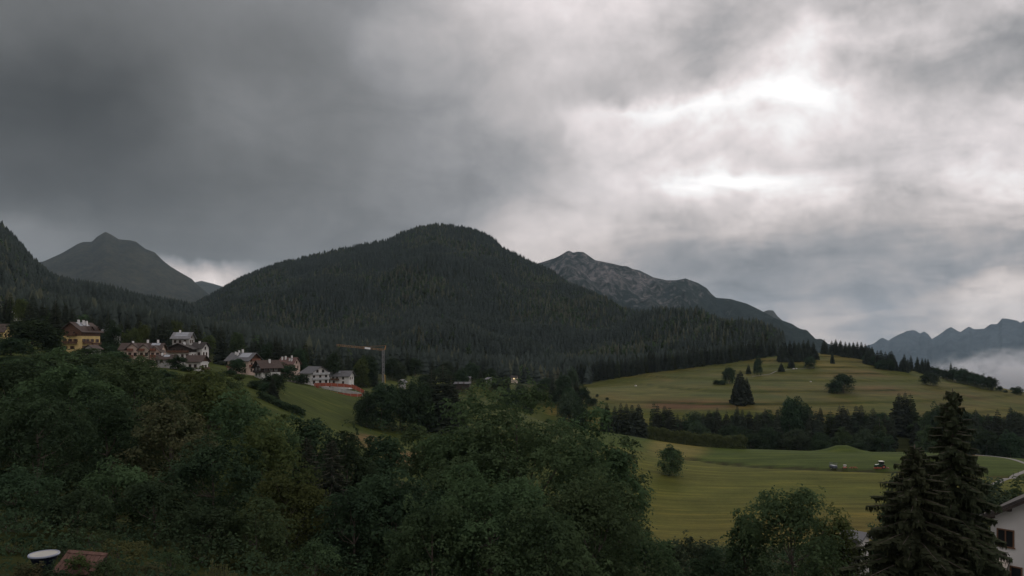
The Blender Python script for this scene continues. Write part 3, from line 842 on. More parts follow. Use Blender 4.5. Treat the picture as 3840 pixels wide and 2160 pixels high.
for (px, top, w, Y, col) in [(2588,1556,90,400,'dark'),(2620,1585,80,385,'blue'),(2745,1594,110,378,'dark'),(2815,1612,80,372,'dark'),(2880,1600,80,380,'dark'),(2960,1496,90,425,'dark'),(3000,1491,100,430,'dark'),(2990,1611,110,375,'blue'),(3080,1622,70,370,'dark'),
     (3155,1603,70,378,'green'),(3243,1611,80,375,'blue'),(3310,1620,80,370,'dark'),(3484,1596,90,372,'green'),(3522,1518,90,420,'dark'),(3548,1530,80,425,'dark'),(3590,1560,90,410,'dark'),(3620,1590,90,390,'blue'),(3700,1610,90,380,'dark'),(3790,1620,90,375,'dark')]:
    broad(px, top, Y=Y, w=w, col=col, key=('round leafy tree', belt_where(px), 'tree', 'leafy trees in the belt behind the meadow'))
for k, px in enumerate(np.arange(2480, 3860, 46.0)):
    if 3340 < px < 3440: continue
    px += random.uniform(-14, 14)
    broad(px, random.uniform(1538, 1585), Y=random.uniform(430, 452), w=random.uniform(60, 95), col=random.choice(['dark', 'dark', 'blue', 'green']), key=('tall leafy tree', belt_where(px).replace('in the belt', 'in the back belt'), 'tree', 'leafy trees in the belt behind the meadow'))
for (px, top, larch) in [(3371,1470,0),(3394,1466,0),(3414,1474,1)]:
    conifer(px, top, Y=455, larch=bool(larch), wf=1.5, key=('tall broad conifer', 'towering over the belt behind the meadow', 'tree', 'tall conifers over the belt'))
for (px, top) in [(2276,1508),(2305,1520),(2328,1507),(2349,1510),(2370,1512),(2394,1511)]:
    conifer(px, top, Y=random.uniform(350, 375), wf=1.4, key=('dark spruce', 'between the big near tree and hedge', 'tree', 'spruces left of the hedge'))
# clipped hedge along the back of the meadow
def hedge(name, pts, wid, hgt, n, leaf, lm, label, cat='hedge', name_part='foliage'):
    rng = np.random.default_rng(len(name) + n)
    pts = [Vector(p) for p in pts]
    o = pts[0].copy()
    e = empty(name, o)
    seg = [(b_ - a).length for a, b_ in zip(pts[:-1], pts[1:])]
    cum = np.concatenate([[0], np.cumsum(seg)])
    s_ = rng.random(n) * cum[-1]
    c = np.stack([np.interp(s_, cum, [p[k] for p in pts]) for k in range(3)], 1)
    th = rng.random(n) * 6.283
    rr = .75 + .3 * rng.random(n)
    bump = 1 + .18 * np.sin(s_ * .9) * np.sin(s_ * .37 + 2) + .08 * rng.normal(size=n)
    off = np.stack([np.cos(th) * wid * .5 * rr, np.sin(th) * wid * .5 * rr * .6, (0.5 + 0.5 * np.clip(np.sin(th * 1.0 + 1.2) * 1.5, -1, 1) * rr) * hgt * bump], 1)
    u = rng.random(n); off[:, 2] = np.where(u < .45, hgt * bump * (.85 + .2 * rng.random(n)), rng.random(n) * hgt * bump)
    nrm = np.stack([np.cos(th), np.sin(th), .8 + 0 * th], 1) + rng.normal(size=(n, 3)) * .5
    nrm /= np.linalg.norm(nrm, axis=1)[:, None]
    ln = leaf * (.6 + .8 * rng.random(n))
    v, f = leaf_quads(c + off - np.array(o), nrm, ln, ln * .6, rng, .25)
    obj(name_part, mesh_np(name_part, v, f), lm, e)
    mb = MB()
    for a, b_ in zip(pts[:-1], pts[1:]):
        m_ = max(1, int((b_ - a).length / 2.5))
        for k in range(m_):
            q = a.lerp(b_, (k + .5) / m_) - o
            mb.bar(q + Vector((0, 0, -.5)), q + Vector((rng.normal() * .2, rng.normal() * .2, hgt * .8)), .06, .03, n=4)
    obj('stems', mb.mesh('stems', False), bark, e)['kind'] = 'stuff'
    return tag(e, label, cat)
hp = []
for px, py, Y in [(2440,1648,343),(2560,1655,341),(2700,1668,338),(2790,1676,336)]:
    x = (px - 1920) / F * Y; hp.append((x, Y, gz(x, Y)))
hedge('clipped_hedge', hp, 3.6, 4.9, 16000, .34, LM['hedge'], 'long dark clipped hedge along the back edge of the meadow')
for (px, w) in [(3075,70),(3205,75)]:
    broad(px, 1650 if px < 3100 else 1652, Y=345, w=w, col='dark', name='shrub', key=('low dark shrub', 'beside the grassy mound', 'shrub', 'shrubs by the mound'))
broad(2512, 1668, base=1780, y0=150, y1=300, w=92, col='green', key=('round lone tree', 'standing in the meadow near its left edge', 'tree', None))

# ------------------------------------------------------------------ trees on the right-hand hill
W1 = ('dark spruce', 'in the clump left of the lone pine', 'tree', 'spruces on the hilltop')
for k, (px, top) in enumerate([(2928,1285),(2942,1282),(2962,1275),(2978,1273),(2995,1279),(3013,1273),(3030,1270),(3050,1279)]):
    conifer(px, top, base=1352 - k * 1.5, wf=1.3, key=W1)
for k, (px, top) in enumerate([(2938,1300),(2955,1305),(2985,1300),(3005,1302),(3040,1300),(3062,1310)]):
    conifer(px, top, base=1358 - k * 2, wf=1.4, key=('lower dark spruce', 'at the foot of the hilltop clump', 'tree', 'spruces on the hilltop'))
W2 = ('dark spruce', 'in the crest row right of the lone pine', 'tree', 'spruces along the crest')
for k, (px, top) in enumerate([(3090,1270),(3119,1275),(3134,1270),(3152,1274),(3170,1279),(3185,1281),(3200,1280),(3215,1279),(3230,1280),(3245,1287),(3258,1291),(3270,1297)]):
    b_ = np.interp(px, [3090, 3240, 3280], [1325, 1342, 1352])
    conifer(px, top, base=b_ + 2, wf=1.3, key=W2)
for k, (px, top) in enumerate([(3100,1285),(3127,1283),(3145,1288),(3162,1290),(3178,1293),(3194,1294),(3209,1294),(3224,1296)]):
    conifer(px, top, Y=900, wf=1.3, key=('dark spruce', 'behind the row along the crest', 'tree', 'spruces along the crest'))
W3 = ('dark conifer', 'in the clump running down the crest', 'tree', 'conifers down the crest')
for k, (px, top) in enumerate([(3252,1300),(3270,1302),(3290,1312),(3303,1310),(3320,1316),(3335,1318),(3343,1313),(3354,1332)]):
    conifer(px, top, base=np.interp(px, [3240, 3360], [1362, 1390]), wf=1.5, key=W3)
for (px, top, w, base) in [(3262,1325,45,1364),(3285,1335,45,1372),(3303,1352,45,1384),(3330,1345,45,1388)]:
    broad(px, top, base=base, w=w, col='dark', key=('rounded dark tree', 'at the foot of the crest clump', 'tree', 'leafy trees down the crest'))
for (px, top, base, wf) in [(3380,1345,1393,1.3),(3391,1326,1394,1.3),(3404,1345,1392,1.3),(3416,1330,1374,1.2),(3440,1336,1376,1.3),(3458,1341,1382,1.2),(3470,1342,1382,1.2),(3480,1344,1384,1.2)]:
    conifer(px, top, base=base, wf=wf, key=('slim dark spruce', 'in the loose group down the crest', 'tree', 'conifers down the crest'))
for k, (px, top, w) in enumerate([(3496,1374,30),(3512,1378,30),(3528,1384,28),(3543,1386,26)]):
    broad(px, top, base=1400, w=w, col='dark', name='shrub', key=('low crest shrub', 'between two clumps of trees', 'shrub', 'shrubs on the crest'))
conifer(3566, 1356, base=1424, wf=1.0, key=('dark spruce', 'poking above the leafy clump on the right slope', 'tree', None))
for k, (px, top, w) in enumerate([(3552,1388,40),(3580,1378,48),(3610,1383,48),(3630,1393,45),(3655,1397,45),(3678,1404,42),(3704,1412,36),(3722,1415,36)]):
    broad(px, top, base=np.interp(px, [3540, 3725], [1422, 1465]), w=w, col='dark', key=('dark leafy tree', 'on the right slope before the mist', 'tree', 'leafy clump on the right slope'))
for (px, top, w, base) in [(3749,1447,20,1466),(3770,1462,16,1472)]:
    broad(px, top, base=base, w=w, col='dark', name='shrub', key=('tiny dark shrub', 'on the skyline near the right edge', 'shrub', 'skyline shrubs'))
broad(3812, 1449, base=1479, w=44, col='dark', key=('squat dark tree', 'on the skyline at the right edge', 'tree', None))
broad(3490, 1396, base=1444, w=66, col='dark', key=('single round dark tree', 'on the open slope below the crest shrubs', 'tree', None))
broad(3165, 1403, base=1472, w=80, col='dark', key=('large round dark tree', 'alone in the middle of the right-hand hill', 'tree', None))
broad(3130, 1425, base=1474, w=55, col='dark', key=('smaller round tree', 'leaning against the large one in mid hill', 'tree', None))
conifer(3121, 1315, base=1363, wf=.9, key=('lone pine', 'standing bare on the pale hilltop', 'tree', None))
broad(3035, 1337, base=1382, w=42, col='dark', key=('bushy round tree', 'below the hilltop clump', 'tree', None))
conifer(2967, 1333, base=1380, wf=1.6, key=('stout dark spruce', 'just below the hilltop clump', 'tree', None))
conifer(2930, 1360, base=1392, wf=1.9, key=('small conical spruce', 'beside the pale path on the hill', 'tree', None))
for (px, top, base) in [(2765,1398,1510),(2776,1385,1511),(2788,1410,1511),(2800,1413,1511),(2758,1430,1512)]:
    conifer(px, top, base=base, wf=1.35, key=('tall dark conifer', 'in the dense clump in the hill meadow', 'tree', 'clump in the hill meadow'))
broad(2735, 1376, base=1438, w=48, col='dark', key=('brownish leafy tree', 'behind the dense clump in the hill meadow', 'tree', None))
broad(2843, 1336, base=1407, w=34, col='dark', key=('slender rounded tree', 'at the forest edge by the pale path', 'tree', None))
conifer(2807, 1364, base=1402, wf=1.4, key=('small spruce', 'between the slender tree and dense clump', 'tree', None))
for (px, top, w) in [(2686,1424,28),(2706,1424,34)]:
    broad(px, top, base=1443, w=w, col='dark', name='shrub', key=('round clipped shrub', 'in the open hill meadow', 'shrub', 'pair of round shrubs'))
for (px, top, w, base) in [(2212,1490,24,1520),(2228,1492,24,1521),(2240,1478,12,1489),(2277,1490,14,1500)]:
    broad(px, top, base=base, w=w, col='dark', name='shrub', key=('dark little shrub', 'at the left foot of the hill meadow', 'shrub', 'shrubs at the foot of the hill'))
# front row of the forest along the hill meadow
for k, px in enumerate(np.arange(2165, 2905, 15.0)):
    b_ = np.interp(px, [2150, 2300, 2500, 2700, 2900], [1440, 1418, 1389, 1363, 1335]) + random.uniform(-2, 3)
    seg = int((px - 2165) // 150)
    ph = ['left end', 'left quarter', 'middle', 'right quarter', 'right end'][min(4, seg)]
    loc = hit(px, b_, 500, 950)
    h = random.uniform(19, 27)
    conifer(px, H0 - (loc.z + h) * F / loc.y, Y=loc.y + 3, larch=(k % 7 == 3), wf=1.15, key=(('pale larch' if k % 7 == 3 else 'dark spruce'), f'at the forest edge, {ph} of its meadow front', 'tree', 'front row of the forest edge'))
# ------------------------------------------------------------------ trees of the village and the valley floor
for k, px in enumerate(np.linspace(-10, 1400, 62)):
    Y = random.uniform(345, 430) + (25 if px > 600 else 0)
    h = random.uniform(13, 21)
    x = (px - 1920) / F * Y
    top = H0 - (gz(x, Y) + h) * F / Y
    near = ('behind the yellow chalet' if px < 420 else 'behind the pinkish chalet row' if px < 620 else 'behind the white hillside houses' if px < 780 else 'behind the solar-roofed pink house' if px < 1010 else 'behind the red-roofed house' if px < 1180 else 'behind the orange crane')
    side = 'dark spruce'
    px_ = px + random.uniform(-8, 8)
    if k % 5 == 4:
        broad(px_, top + 25, Y=Y - 15, w=60, col=random.choice(['dark', 'green', 'olive']), key=('leafy tree', near, 'tree', 'leafy trees behind the village'))
    else:
        conifer(px_, top, Y=Y, larch=(k % 6 == 2), wf=1.15, key=('pale larch' if k % 6 == 2 else side, near, 'tree', 'conifers behind the village'))
for (px, top, Y, w, col, txt) in [
 (120,1195,255,190,'dark','big dark tree left of the yellow chalet'),(40,1265,215,150,'dark','dark tree at the left edge below the chalet'),(205,1262,262,70,'green','bushy tree hiding the yellow chalet corner'),
 (330,1306,262,110,'green','leafy tree below the yellow chalet'),(400,1285,285,70,'dark','dark leafy tree right of the yellow chalet'),(497,1232,330,70,'olive','yellowish tree above the pinkish chalet row'),
 (440,1318,262,100,'green','leafy tree at the left end of the pinkish chalet'),(668,1332,258,70,'dark','dark tree between two low grey roofs'),(886,1346,285,66,'dark','round tree before the pink solar house'),
 (800,1395,250,90,'green','leafy tree below the small white house'),(898,1404,265,48,'olive','yellowish bush below the dark wooden chalet'),(1069,1360,330,88,'dark','big dark tree left of the white gabled house'),(1130,1402,345,60,'dark','dark bush against the white gabled house'),
 (1375,1335,420,90,'dark','tall dark tree behind the orange crane'),(1290,1400,390,46,'dark','small tree before the grey-roofed house'),(960,1425,255,60,'dark','dark shrub on the bank below the wooden chalet'),(1000,1432,250,60,'dark','second dark shrub on that bank near the spruce'),
 (2115,1405,540,60,'dark','dark round tree where forest and hill meadow meet'),(2146,1378,600,44,'blue','slim round tree at the corner of the hill meadow'),(2134,1471,430,90,'blue','bluish leafy tree right of the big near tree'),(2175,1492,400,70,'dark','dark leafy tree at the foot of the hill meadow'),
 (1430,1440,275,130,'dark','left dark tree of the clump in the valley field'),(1500,1430,285,130,'dark','middle dark tree of the clump in the valley field'),(1570,1425,285,120,'dark','right dark leafy tree of the valley clump'),(1375,1470,272,90,'dark','low dark tree at the left end of the valley clump')]:
    o = broad(px, top, Y=Y, w=w, col=col); tag(o, txt, 'tree')
o = conifer(1023, 1412, Y=243, wf=1.3); tag(o, 'dark spruce on the bank below the white gabled house', 'tree')
for (px, top, txt) in [(1618,1380,'left'),(1661,1362,'tallest'),(1690,1400,'right')]:
    o = conifer(px, top, Y=292, wf=1.5); tag(o, f'{txt} dark spruce at the right of the valley clump', 'tree')
for (px, top, Y, txt) in [(208,1120,300,'tall dark spruce just left of the yellow chalet'),(112,1125,330,'dark spruce above the big tree at the left'),(407,1172,340,'dark spruce above the grey chalet roof'),(609,1185,330,'tall dark spruce above the white hillside houses'),(575,1215,330,'shorter dark spruce beside the tall one above the houses'),(270,1150,345,'dark spruce behind the yellow chalet ridge')]:
    o = conifer(px, top, Y=Y, wf=1.35); tag(o, txt, 'tree')
for k in range(26):
    px = 1440 + k * 30 + random.uniform(-8, 8)
    Y = random.uniform(430, 560)
    h = random.uniform(9, 17)
    x = (px - 1920) / F * Y
    top = H0 - (gz(x, Y) + h) * F / Y
    wh = 'on the valley floor left of the grey shed' if px < 1700 else 'on the valley floor by the grey shed' if px < 1900 else 'on the valley floor above the big near tree'
    if k % 3 == 0: conifer(px, top - 20, Y=Y, wf=1.2, key=('dark spruce', wh, 'tree', 'trees on the valley floor'))
    else: broad(px, top, Y=Y, w=60, col=random.choice(['dark', 'dark', 'blue']), key=('leafy tree', wh, 'tree', 'trees on the valley floor'))
for k, (px, top, Y, w, col) in enumerate([(20,1335,190,110,'dark'),(95,1338,180,110,'green'),(165,1326,185,110,'green'),(235,1321,190,100,'green'),(300,1322,180,100,'green'),(372,1324,185,100,'green'),(432,1338,180,100,'green'),(486,1354,180,90,'green'),
     (542,1374,175,95,'green'),(594,1387,180,90,'dark'),(646,1394,180,90,'green'),(704,1400,170,95,'olive'),(766,1402,175,95,'green'),(832,1410,170,95,'olive'),(884,1430,165,80,'green')]):
    wh = 'below the yellow chalet' if px < 400 else 'below the pinkish chalet row' if px < 620 else 'below the small white house'
    broad(px, top, Y=Y, w=w * 1.25, col=col, key=('slope tree', wh, 'tree', 'leafy trees on the slope below the houses'))
    broad(px + 30, top + 50, Y=Y - 35, w=w * 1.4, col=random.choice(['green', 'dark', 'green']), key=('lower slope tree', wh, 'tree', 'leafy trees on the slope below the houses'))
for (px, top, Y, w, txt) in [(1012,1398,262,60,'shrubs hiding the foot of the black wooden chalet, left'),(1044,1402,268,60,'shrubs hiding the foot of the black wooden chalet, right'),(560,1352,262,60,'leafy tree before the middle of the pinkish chalet'),(705,1375,255,50,'bush before the small white house'),(860,1388,270,50,'bush left of the round tree by the pink house')]:
    o = broad(px, top, Y=Y, w=w, col='dark'); tag(o, txt, 'tree')
bank = []
for px, py in [(975,1492),(1020,1512),(1075,1538),(1135,1562)]:
    p_ = hit(px, py, 150, 330); bank.append(tuple(p_))
hedge('bank_hedge', bank, 2.6, 1.8, 4000, .26, LM['dark'], 'straggling hedge running down between the two grass slopes')
ROWS.close()

# ------------------------------------------------------------------ the far woods (one mass: uncountable)
def wood_conifer(seed, h, R, tiers, n=8):
    rng = np.random.default_rng(seed)
    V = []; Fq = []; Ft = []
    for k in range(tiers):
        z0 = h * (.03 + .80 * k / tiers); z1 = z0 + h * 1.9 / tiers * (.8 if k < tiers - 1 else 1.0)
        if k == tiers - 1: z1 = h
        r0 = R * (1 - z0 / h) ** .8
        a0 = rng.random() * 6.28; i0 = len(V)
        for q in range(n):
            a = a0 + 6.283 * q / n; r = r0 * (.72 + .5 * rng.random()); V.append((r * math.cos(a), r * math.sin(a), z0 - .06 * h * rng.random()))
        V.append((rng.normal() * .1, rng.normal() * .1, min(h, z1))); t_ = len(V) - 1
        for q in range(n): Ft.append((i0 + q, i0 + (q + 1) % n, t_))
    return mesh_np('crown', np.array(V), np.array(Ft)), None
wood_col = bpy.data.collections.new('wood_sources')
for k in range(3):
    cm, _ = wood_conifer(300 + k, 20, 3.0 + .4 * k, 5)
    cm.materials.append(LM['wood']); wood_col.objects.link(bpy.data.objects.new('wood_spruce', cm))
cm, _ = broadleaf_meshes(320, 14, 9, 150, 1.1, n_clump=22, crown0=.05)
cm.materials.append(LM['green']); wood_col.objects.link(bpy.data.objects.new('wood_leafy', cm))
cm, _ = wood_conifer(330, 20, 3.6, 4)
cm.materials.append(LM['wood_larch']); wood_col.objects.link(bpy.data.objects.new('wood_larch', cm))

def gn_tree():
    ng = bpy.data.node_groups.new('wood', 'GeometryNodeTree')
    ng.interface.new_socket('Geometry', in_out='INPUT', socket_type='NodeSocketGeometry')
    ng.interface.new_socket('Geometry', in_out='OUTPUT', socket_type='NodeSocketGeometry')
    N = ng.nodes; L = ng.links
    gi = N.new('NodeGroupInput'); go = N.new('NodeGroupOutput')
    ci = N.new('GeometryNodeCollectionInfo'); ci.inputs['Collection'].default_value = wood_col
    ci.inputs['Separate Children'].default_value = True; ci.inputs['Reset Children'].default_value = True
    ip = N.new('GeometryNodeInstanceOnPoints'); ip.inputs['Pick Instance'].default_value = True
    def attr(nm, ty):
        a = N.new('GeometryNodeInputNamedAttribute'); a.data_type = ty; a.inputs['Name'].default_value = nm
        return a.outputs[0]
    L.new(gi.outputs[0], ip.inputs['Points']); L.new(ci.outputs[0], ip.inputs['Instance'])
    L.new(attr('pick', 'INT'), ip.inputs['Instance Index'])
    L.new(attr('rot', 'FLOAT_VECTOR'), ip.inputs['Rotation']); L.new(attr('scl', 'FLOAT_VECTOR'), ip.inputs['Scale'])
    L.new(ip.outputs[0], go.inputs[0])
    return ng
NG = gn_tree()
def wood(name, pts, label, hmin=.75, hmax=1.25, wide=1.0):
    n = len(pts)
    me = bpy.data.meshes.new(name)
    me.vertices.add(n); me.vertices.foreach_set('co', np.asarray(pts, dtype=np.float32).ravel())
    a = me.attributes.new('pick', 'INT', 'POINT')
    nz = np.array([mnoise.noise((float(p[0]) / 160, float(p[1]) / 160, float(p[2]) / 160)) for p in pts])
    u = RNG.random(n)
    pick = RNG.integers(0, 3, n)                 # children are sorted by name: leafy, larch, spruce x3
    pick = np.where(u + nz * .5 < .10, 0, np.where(u - nz * .5 > .86, 1, pick + 2))
    a.data.foreach_set('value', pick.astype(np.int32))
    r = np.zeros((n, 3), dtype=np.float32); r[:, 2] = RNG.random(n) * 6.283; r[:, 0:2] = RNG.normal(size=(n, 2)) * .03
    me.attributes.new('rot', 'FLOAT_VECTOR', 'POINT').data.foreach_set('vector', r.ravel())
    s_ = hmin + (hmax - hmin) * RNG.random(n); s_ *= 1 + .25 * nz
    sc_ = np.stack([s_ * wide * (.9 + .4 * RNG.random(n)), s_ * wide * (.9 + .4 * RNG.random(n)), s_], 1).astype(np.float32)
    me.attributes.new('scl', 'FLOAT_VECTOR', 'POINT').data.foreach_set('vector', sc_.ravel())
    o = obj(name, me)
    md = o.modifiers.new('wood', 'NODES'); md.node_group = NG
    return tag(o, label, kind='stuff')
p = HC.sample(5.0, RNG); wood('hill_forest', p - np.array([0, 0, 1.0]), 'dense dark conifer forest covering the middle hill', .28, .84, 1.2)
p = HL.sample(6.2, RNG); wood('slope_forest', p - np.array([0, 0, 1.0]), 'dense dark conifer forest covering the left slope', .6, 1.2, 1.3)
# woods on the ground sheet between the village and the hills
q = np.stack([RNG.uniform(-1100, 420, 60000), RNG.uniform(420, 1150, 60000)], 1)
qpx = 1920 + q[:, 0] / q[:, 1] * F
edge = np.interp(qpx, [-400, 0, 500, 1000, 1400, 1500, 1950, 2150, 2300, 2500, 2700, 2900, 2960], [440, 450, 455, 470, 520, 590, 600, 730, 785, 820, 850, 885, 920])
keep = (q[:, 1] > edge + 8) & (qpx < 2940) & (qpx > -900)
q = q[keep]; q = q[RNG.permutation(len(q))[:16000]]
wood('foothill_wood', np.stack([q[:, 0], q[:, 1], gnd(q[:, 0], q[:, 1]) - .5], 1), 'dark mixed wood at the foot of the hills', .55, 1.15, 1.25)

# ------------------------------------------------------------------ near trees, each grown on its own
def near_tree(px, top, w, Y, col, label, seed, leaf=None, dens=1.0, name='broadleaf_tree', lob=.22, clump=.24, crown0=.04, cat='tree', lit=None, base=None, n_clump=None, bk=None):
    x = (px - 1920) / F * Y
    z = gz(x, Y)
    h = (H0 - top) / F * Y - z
    wm = w / F * Y
    leaf = leaf or max(.07, 6.4 / F * Y)
    n = int(dens * 2.3 * (wm * h) / (leaf * leaf))
    n = max(1500, min(n, 40000))
    cm, tm = broadleaf_meshes(seed, h, wm, n, leaf, n_clump=n_clump or int(66 + 34 * random.random()), crown0=crown0, lob=lob, clump=clump)
    cm.materials.append(LM[col]); tm.materials.append(bk or bark)
    e = empty(name, (x, Y, z), 0)
    obj('crown', cm, None, e); obj('trunk', tm, None, e)
    return tag(e, label, cat)
NEAR = [
 (50,1335,400,92,'dark','dark leafy tree at the left edge below the big dark one'),
 (270,1312,420,88,'green','broad leafy tree below the yellow chalet, nearest it'),
 (500,1345,400,96,'green','leafy tree below the pinkish chalet row'),
 (790,1384,380,102,'olive','olive-green tree below the small white house'),
 (640,1480,330,72,'rust','tree with rusty seed clusters among the left trees'),
 (140,1480,420,64,'dark','wide dark tree in the left foreground'),
 (400,1470,330,74,'dark','dark leafy tree between the wide one and the rusty one'),
 (425,1725,270,50,'green','small round light-crowned tree in the left foreground'),
 (900,1470,330,84,'green','leafy tree at the left rim of the grass slope'),
 (985,1570,380,68,'olive','olive-green tree below the left grass slope'),
 (800,1640,380,58,'dark','deep dark tree low in the left foreground'),
 (1075,1745,300,52,'olive','light olive tree beside the black spruce at bottom left'),
 (1300,1590,250,88,'dark','hazy narrow tree left of the sandy patches'),
 (1455,1590,190,96,'dark','slim tree standing between the sandy patches'),
 (1620,1600,330,74,'green','left shoulder tree of the big central clump'),
 (1950,1432,660,66,'green','tallest broad tree in the middle foreground'),
 (1780,1490,420,70,'green','tall tree just left of the tallest middle one'),
 (2215,1540,380,76,'green','tree at the right side of the central clump'),
 (2325,1640,220,92,'green','leafy tree at the left border of the meadow'),
 (1480,1760,430,54,'dark','bushy tree in front of the sandy patches'),
 (1830,1740,560,50,'green','wide bushy tree in the bottom middle foreground'),
 (2230,1800,440,56,'green','bushy tree at the lower right of the central clump'),
 (2970,1832,360,58,'green','dense leafy tree at the bottom below the tractor'),
 (2795,1912,150,62,'green','narrow tree left of the dense one at the bottom'),
 (3130,1915,220,64,'olive','paler tree between the dense one and the near spruce'),
 (2600,2010,330,72,'blue','low bushy tree at the bottom edge of the meadow'),
 (2420,2000,300,66,'green','low tree at the bottom left corner of the meadow'),
 (3400,1790,220,78,'blue','bluish leafy tree peeping out left of the near spruce'),
 (3330,1930,180,72,'dark','dark bush low behind the near spruce, left'),
 (3720,1800,170,125,'blue','leafy tree behind the right white house, left one'),
 (3820,1790,150,135,'green','leafy tree behind the right white house, right one'),
 (3640,1830,150,110,'blue','leafy tree behind the near spruce and white house'),
]
NEAR += [
 (1165,1560,210,112,'dark','dark leafy tree below the foot of the slope hedge'),
 (1060,1610,200,104,'green','leafy tree between the left grass slope and the slope hedge'),
 (1390,1640,170,100,'dark','dark leafy tree just left of the slim one by the sandy patches'),
 (60,1760,330,46,'dark','dark leafy tree low at the left edge above the shrubs'),
 (290,1840,280,43,'dark','dark leafy tree below the small round light-crowned one'),
 (580,1800,330,48,'dark','dark leafy tree right of the small round light-crowned one'),
 (760,1900,300,42,'dark','dark leafy tree above the pale spiky shrub'),
 (960,1880,300,44,'green','green leafy tree low beside the light olive one'),
 (1330,1830,300,50,'dark','dark leafy tree right of the black spruce'),
 (1620,1870,380,46,'green','leafy tree at the bottom edge left of the centre'),
 (2050,1900,420,45,'green','leafy tree at the bottom edge right of the centre'),
 (2680,2060,220,60,'dark','dark bushy tree at the very bottom left of the dense one'),
]
for k, (px, top, w, Y, col, lab) in enumerate(NEAR):
    near_tree(px, top, w, Y, col, lab, 500 + k, dens=1.25, clump=.25, lob=.3)
SHR = [
 (60,1925,280,42,'dark','dark shrub above the round tub at bottom left',.06),
 (330,1990,220,39,'green','green shrub above the plank roof',.06),
 (440,2030,200,36,'light','pale green shrub right of the plank roof',.06),
 (640,2070,190,35,'green','low shrub left of the pale spiky one at the bottom',.06),
 (30,2020,220,36,'dark','dark shrub at the left edge behind the round tub',.06),
 (230,2030,200,37,'dark','dark shrub behind the tub and plank roof',.06),
 (400,2100,150,31,'green','green shrub at the right end of the plank roof',.05),
 (170,2112,130,28.2,'dark','low dark shrub right before the round tub',.05),
 (85,2110,200,28,'rust','reddish-tipped shrub before the round tub',.05),
 (290,2078,100,31.2,'olive','olive shrub growing through the plank roof',.05),
 (560,2110,160,33,'rust','brownish low shrub at the bottom left centre',.05),
 (1180,2030,200,44,'green','low shrub at the foot of the black spruce',.07),
]
for k, (px, top, w, Y, col, lab, lf) in enumerate(SHR):
    near_tree(px, top, w, Y, col, lab, 600 + k, leaf=lf, name='shrub', cat='shrub', dens=.8, crown0=0, clump=.25)
# low growth between the near trees
def undergrowth():
    rng = np.random.default_rng(91)
    n = 90000
    Y = 22 + 148 * rng.random(n) ** 1.3
    px = rng.uniform(-250, 4100, n)
    x = (px - 1920) / F * Y
    edge = np.interp(px, [-300, 900, 1250, 1500, 2000, 2400, 2450, 3300, 4100], [170, 165, 150, 140, 150, 165, 160, 160, 150])
    k = Y < edge
    x, Y = x[k], Y[k]; n = len(x)
    hump = np.array([max(0.0, .45 + mnoise.noise((float(a) / 4.5, float(b_) / 4.5, 1.0))) for a, b_ in zip(x, Y)])
    z = gnd(x, Y) + hump * 2.6 * rng.random(n) ** .5
    nrm = rng.normal(size=(n, 3)) * .6 + np.array([0, 0, .8]); nrm /= np.linalg.norm(nrm, axis=1)[:, None]
    ln = np.maximum(.10, 6.0 / F * Y) * (.6 + .8 * rng.random(n))
    v, f = leaf_quads(np.stack([x, Y, z], 1), nrm, ln, ln * .55, rng, .2)
    o = obj('undergrowth', mesh_np('undergrowth', v, f), LM['dark'])
    tag(o, 'tangled low green growth under the near trees', kind='stuff')
undergrowth()
# spiky pale shrub: upright leafy shoots
def spiky(px, top, w, Y, label):
    rng = np.random.default_rng(77)
    x = (px - 1920) / F * Y; z = gz(x, Y); h = (H0 - top) / F * Y - z; wm = w / F * Y
    e = empty('shrub', (x, Y, z)); V = []; N = []; L = []
    mb = MB()
    for k in range(46):
        a = rng.random() * 6.28; r = wm * .5 * rng.random() ** .6
        b0 = Vector((math.cos(a) * r * .4, math.sin(a) * r * .4, 0)); hh = h * (1 - .45 * (r / (wm * .5)) ** 1.5) * (.8 + .2 * rng.random())
        t0 = Vector((math.cos(a) * r, math.sin(a) * r, hh))
        mb.bar(b0, t0, .02, .006, n=4)
        m_ = 60
        t_ = .35 + .65 * rng.random(m_)
        p = np.array(b0)[None] * (1 - t_)[:, None] + np.array(t0)[None] * t_[:, None]
        d = rng.normal(size=(m_, 3)); d /= np.linalg.norm(d, axis=1)[:, None]
        p += d * (.11 * (1.15 - t_))[:, None]
        V.append(p); nn = d + np.array([0, 0, .8]); N.append(nn / np.linalg.norm(nn, axis=1)[:, None])
    P_ = np.concatenate(V); N_ = np.concatenate(N); ln = .045 * (.7 + .6 * rng.random(len(P_)))
    v, f = leaf_quads(P_, N_, ln, ln * .5, rng, .2)
    obj('foliage', mesh_np('foliage', v, f), LM['light'], e); obj('stems', mb.mesh('stems', False), bark, e)
    tag(e, label, 'shrub')
spiky(815, 2082, 190, 30, 'pale spiky shrub with upright shoots at the bottom edge')

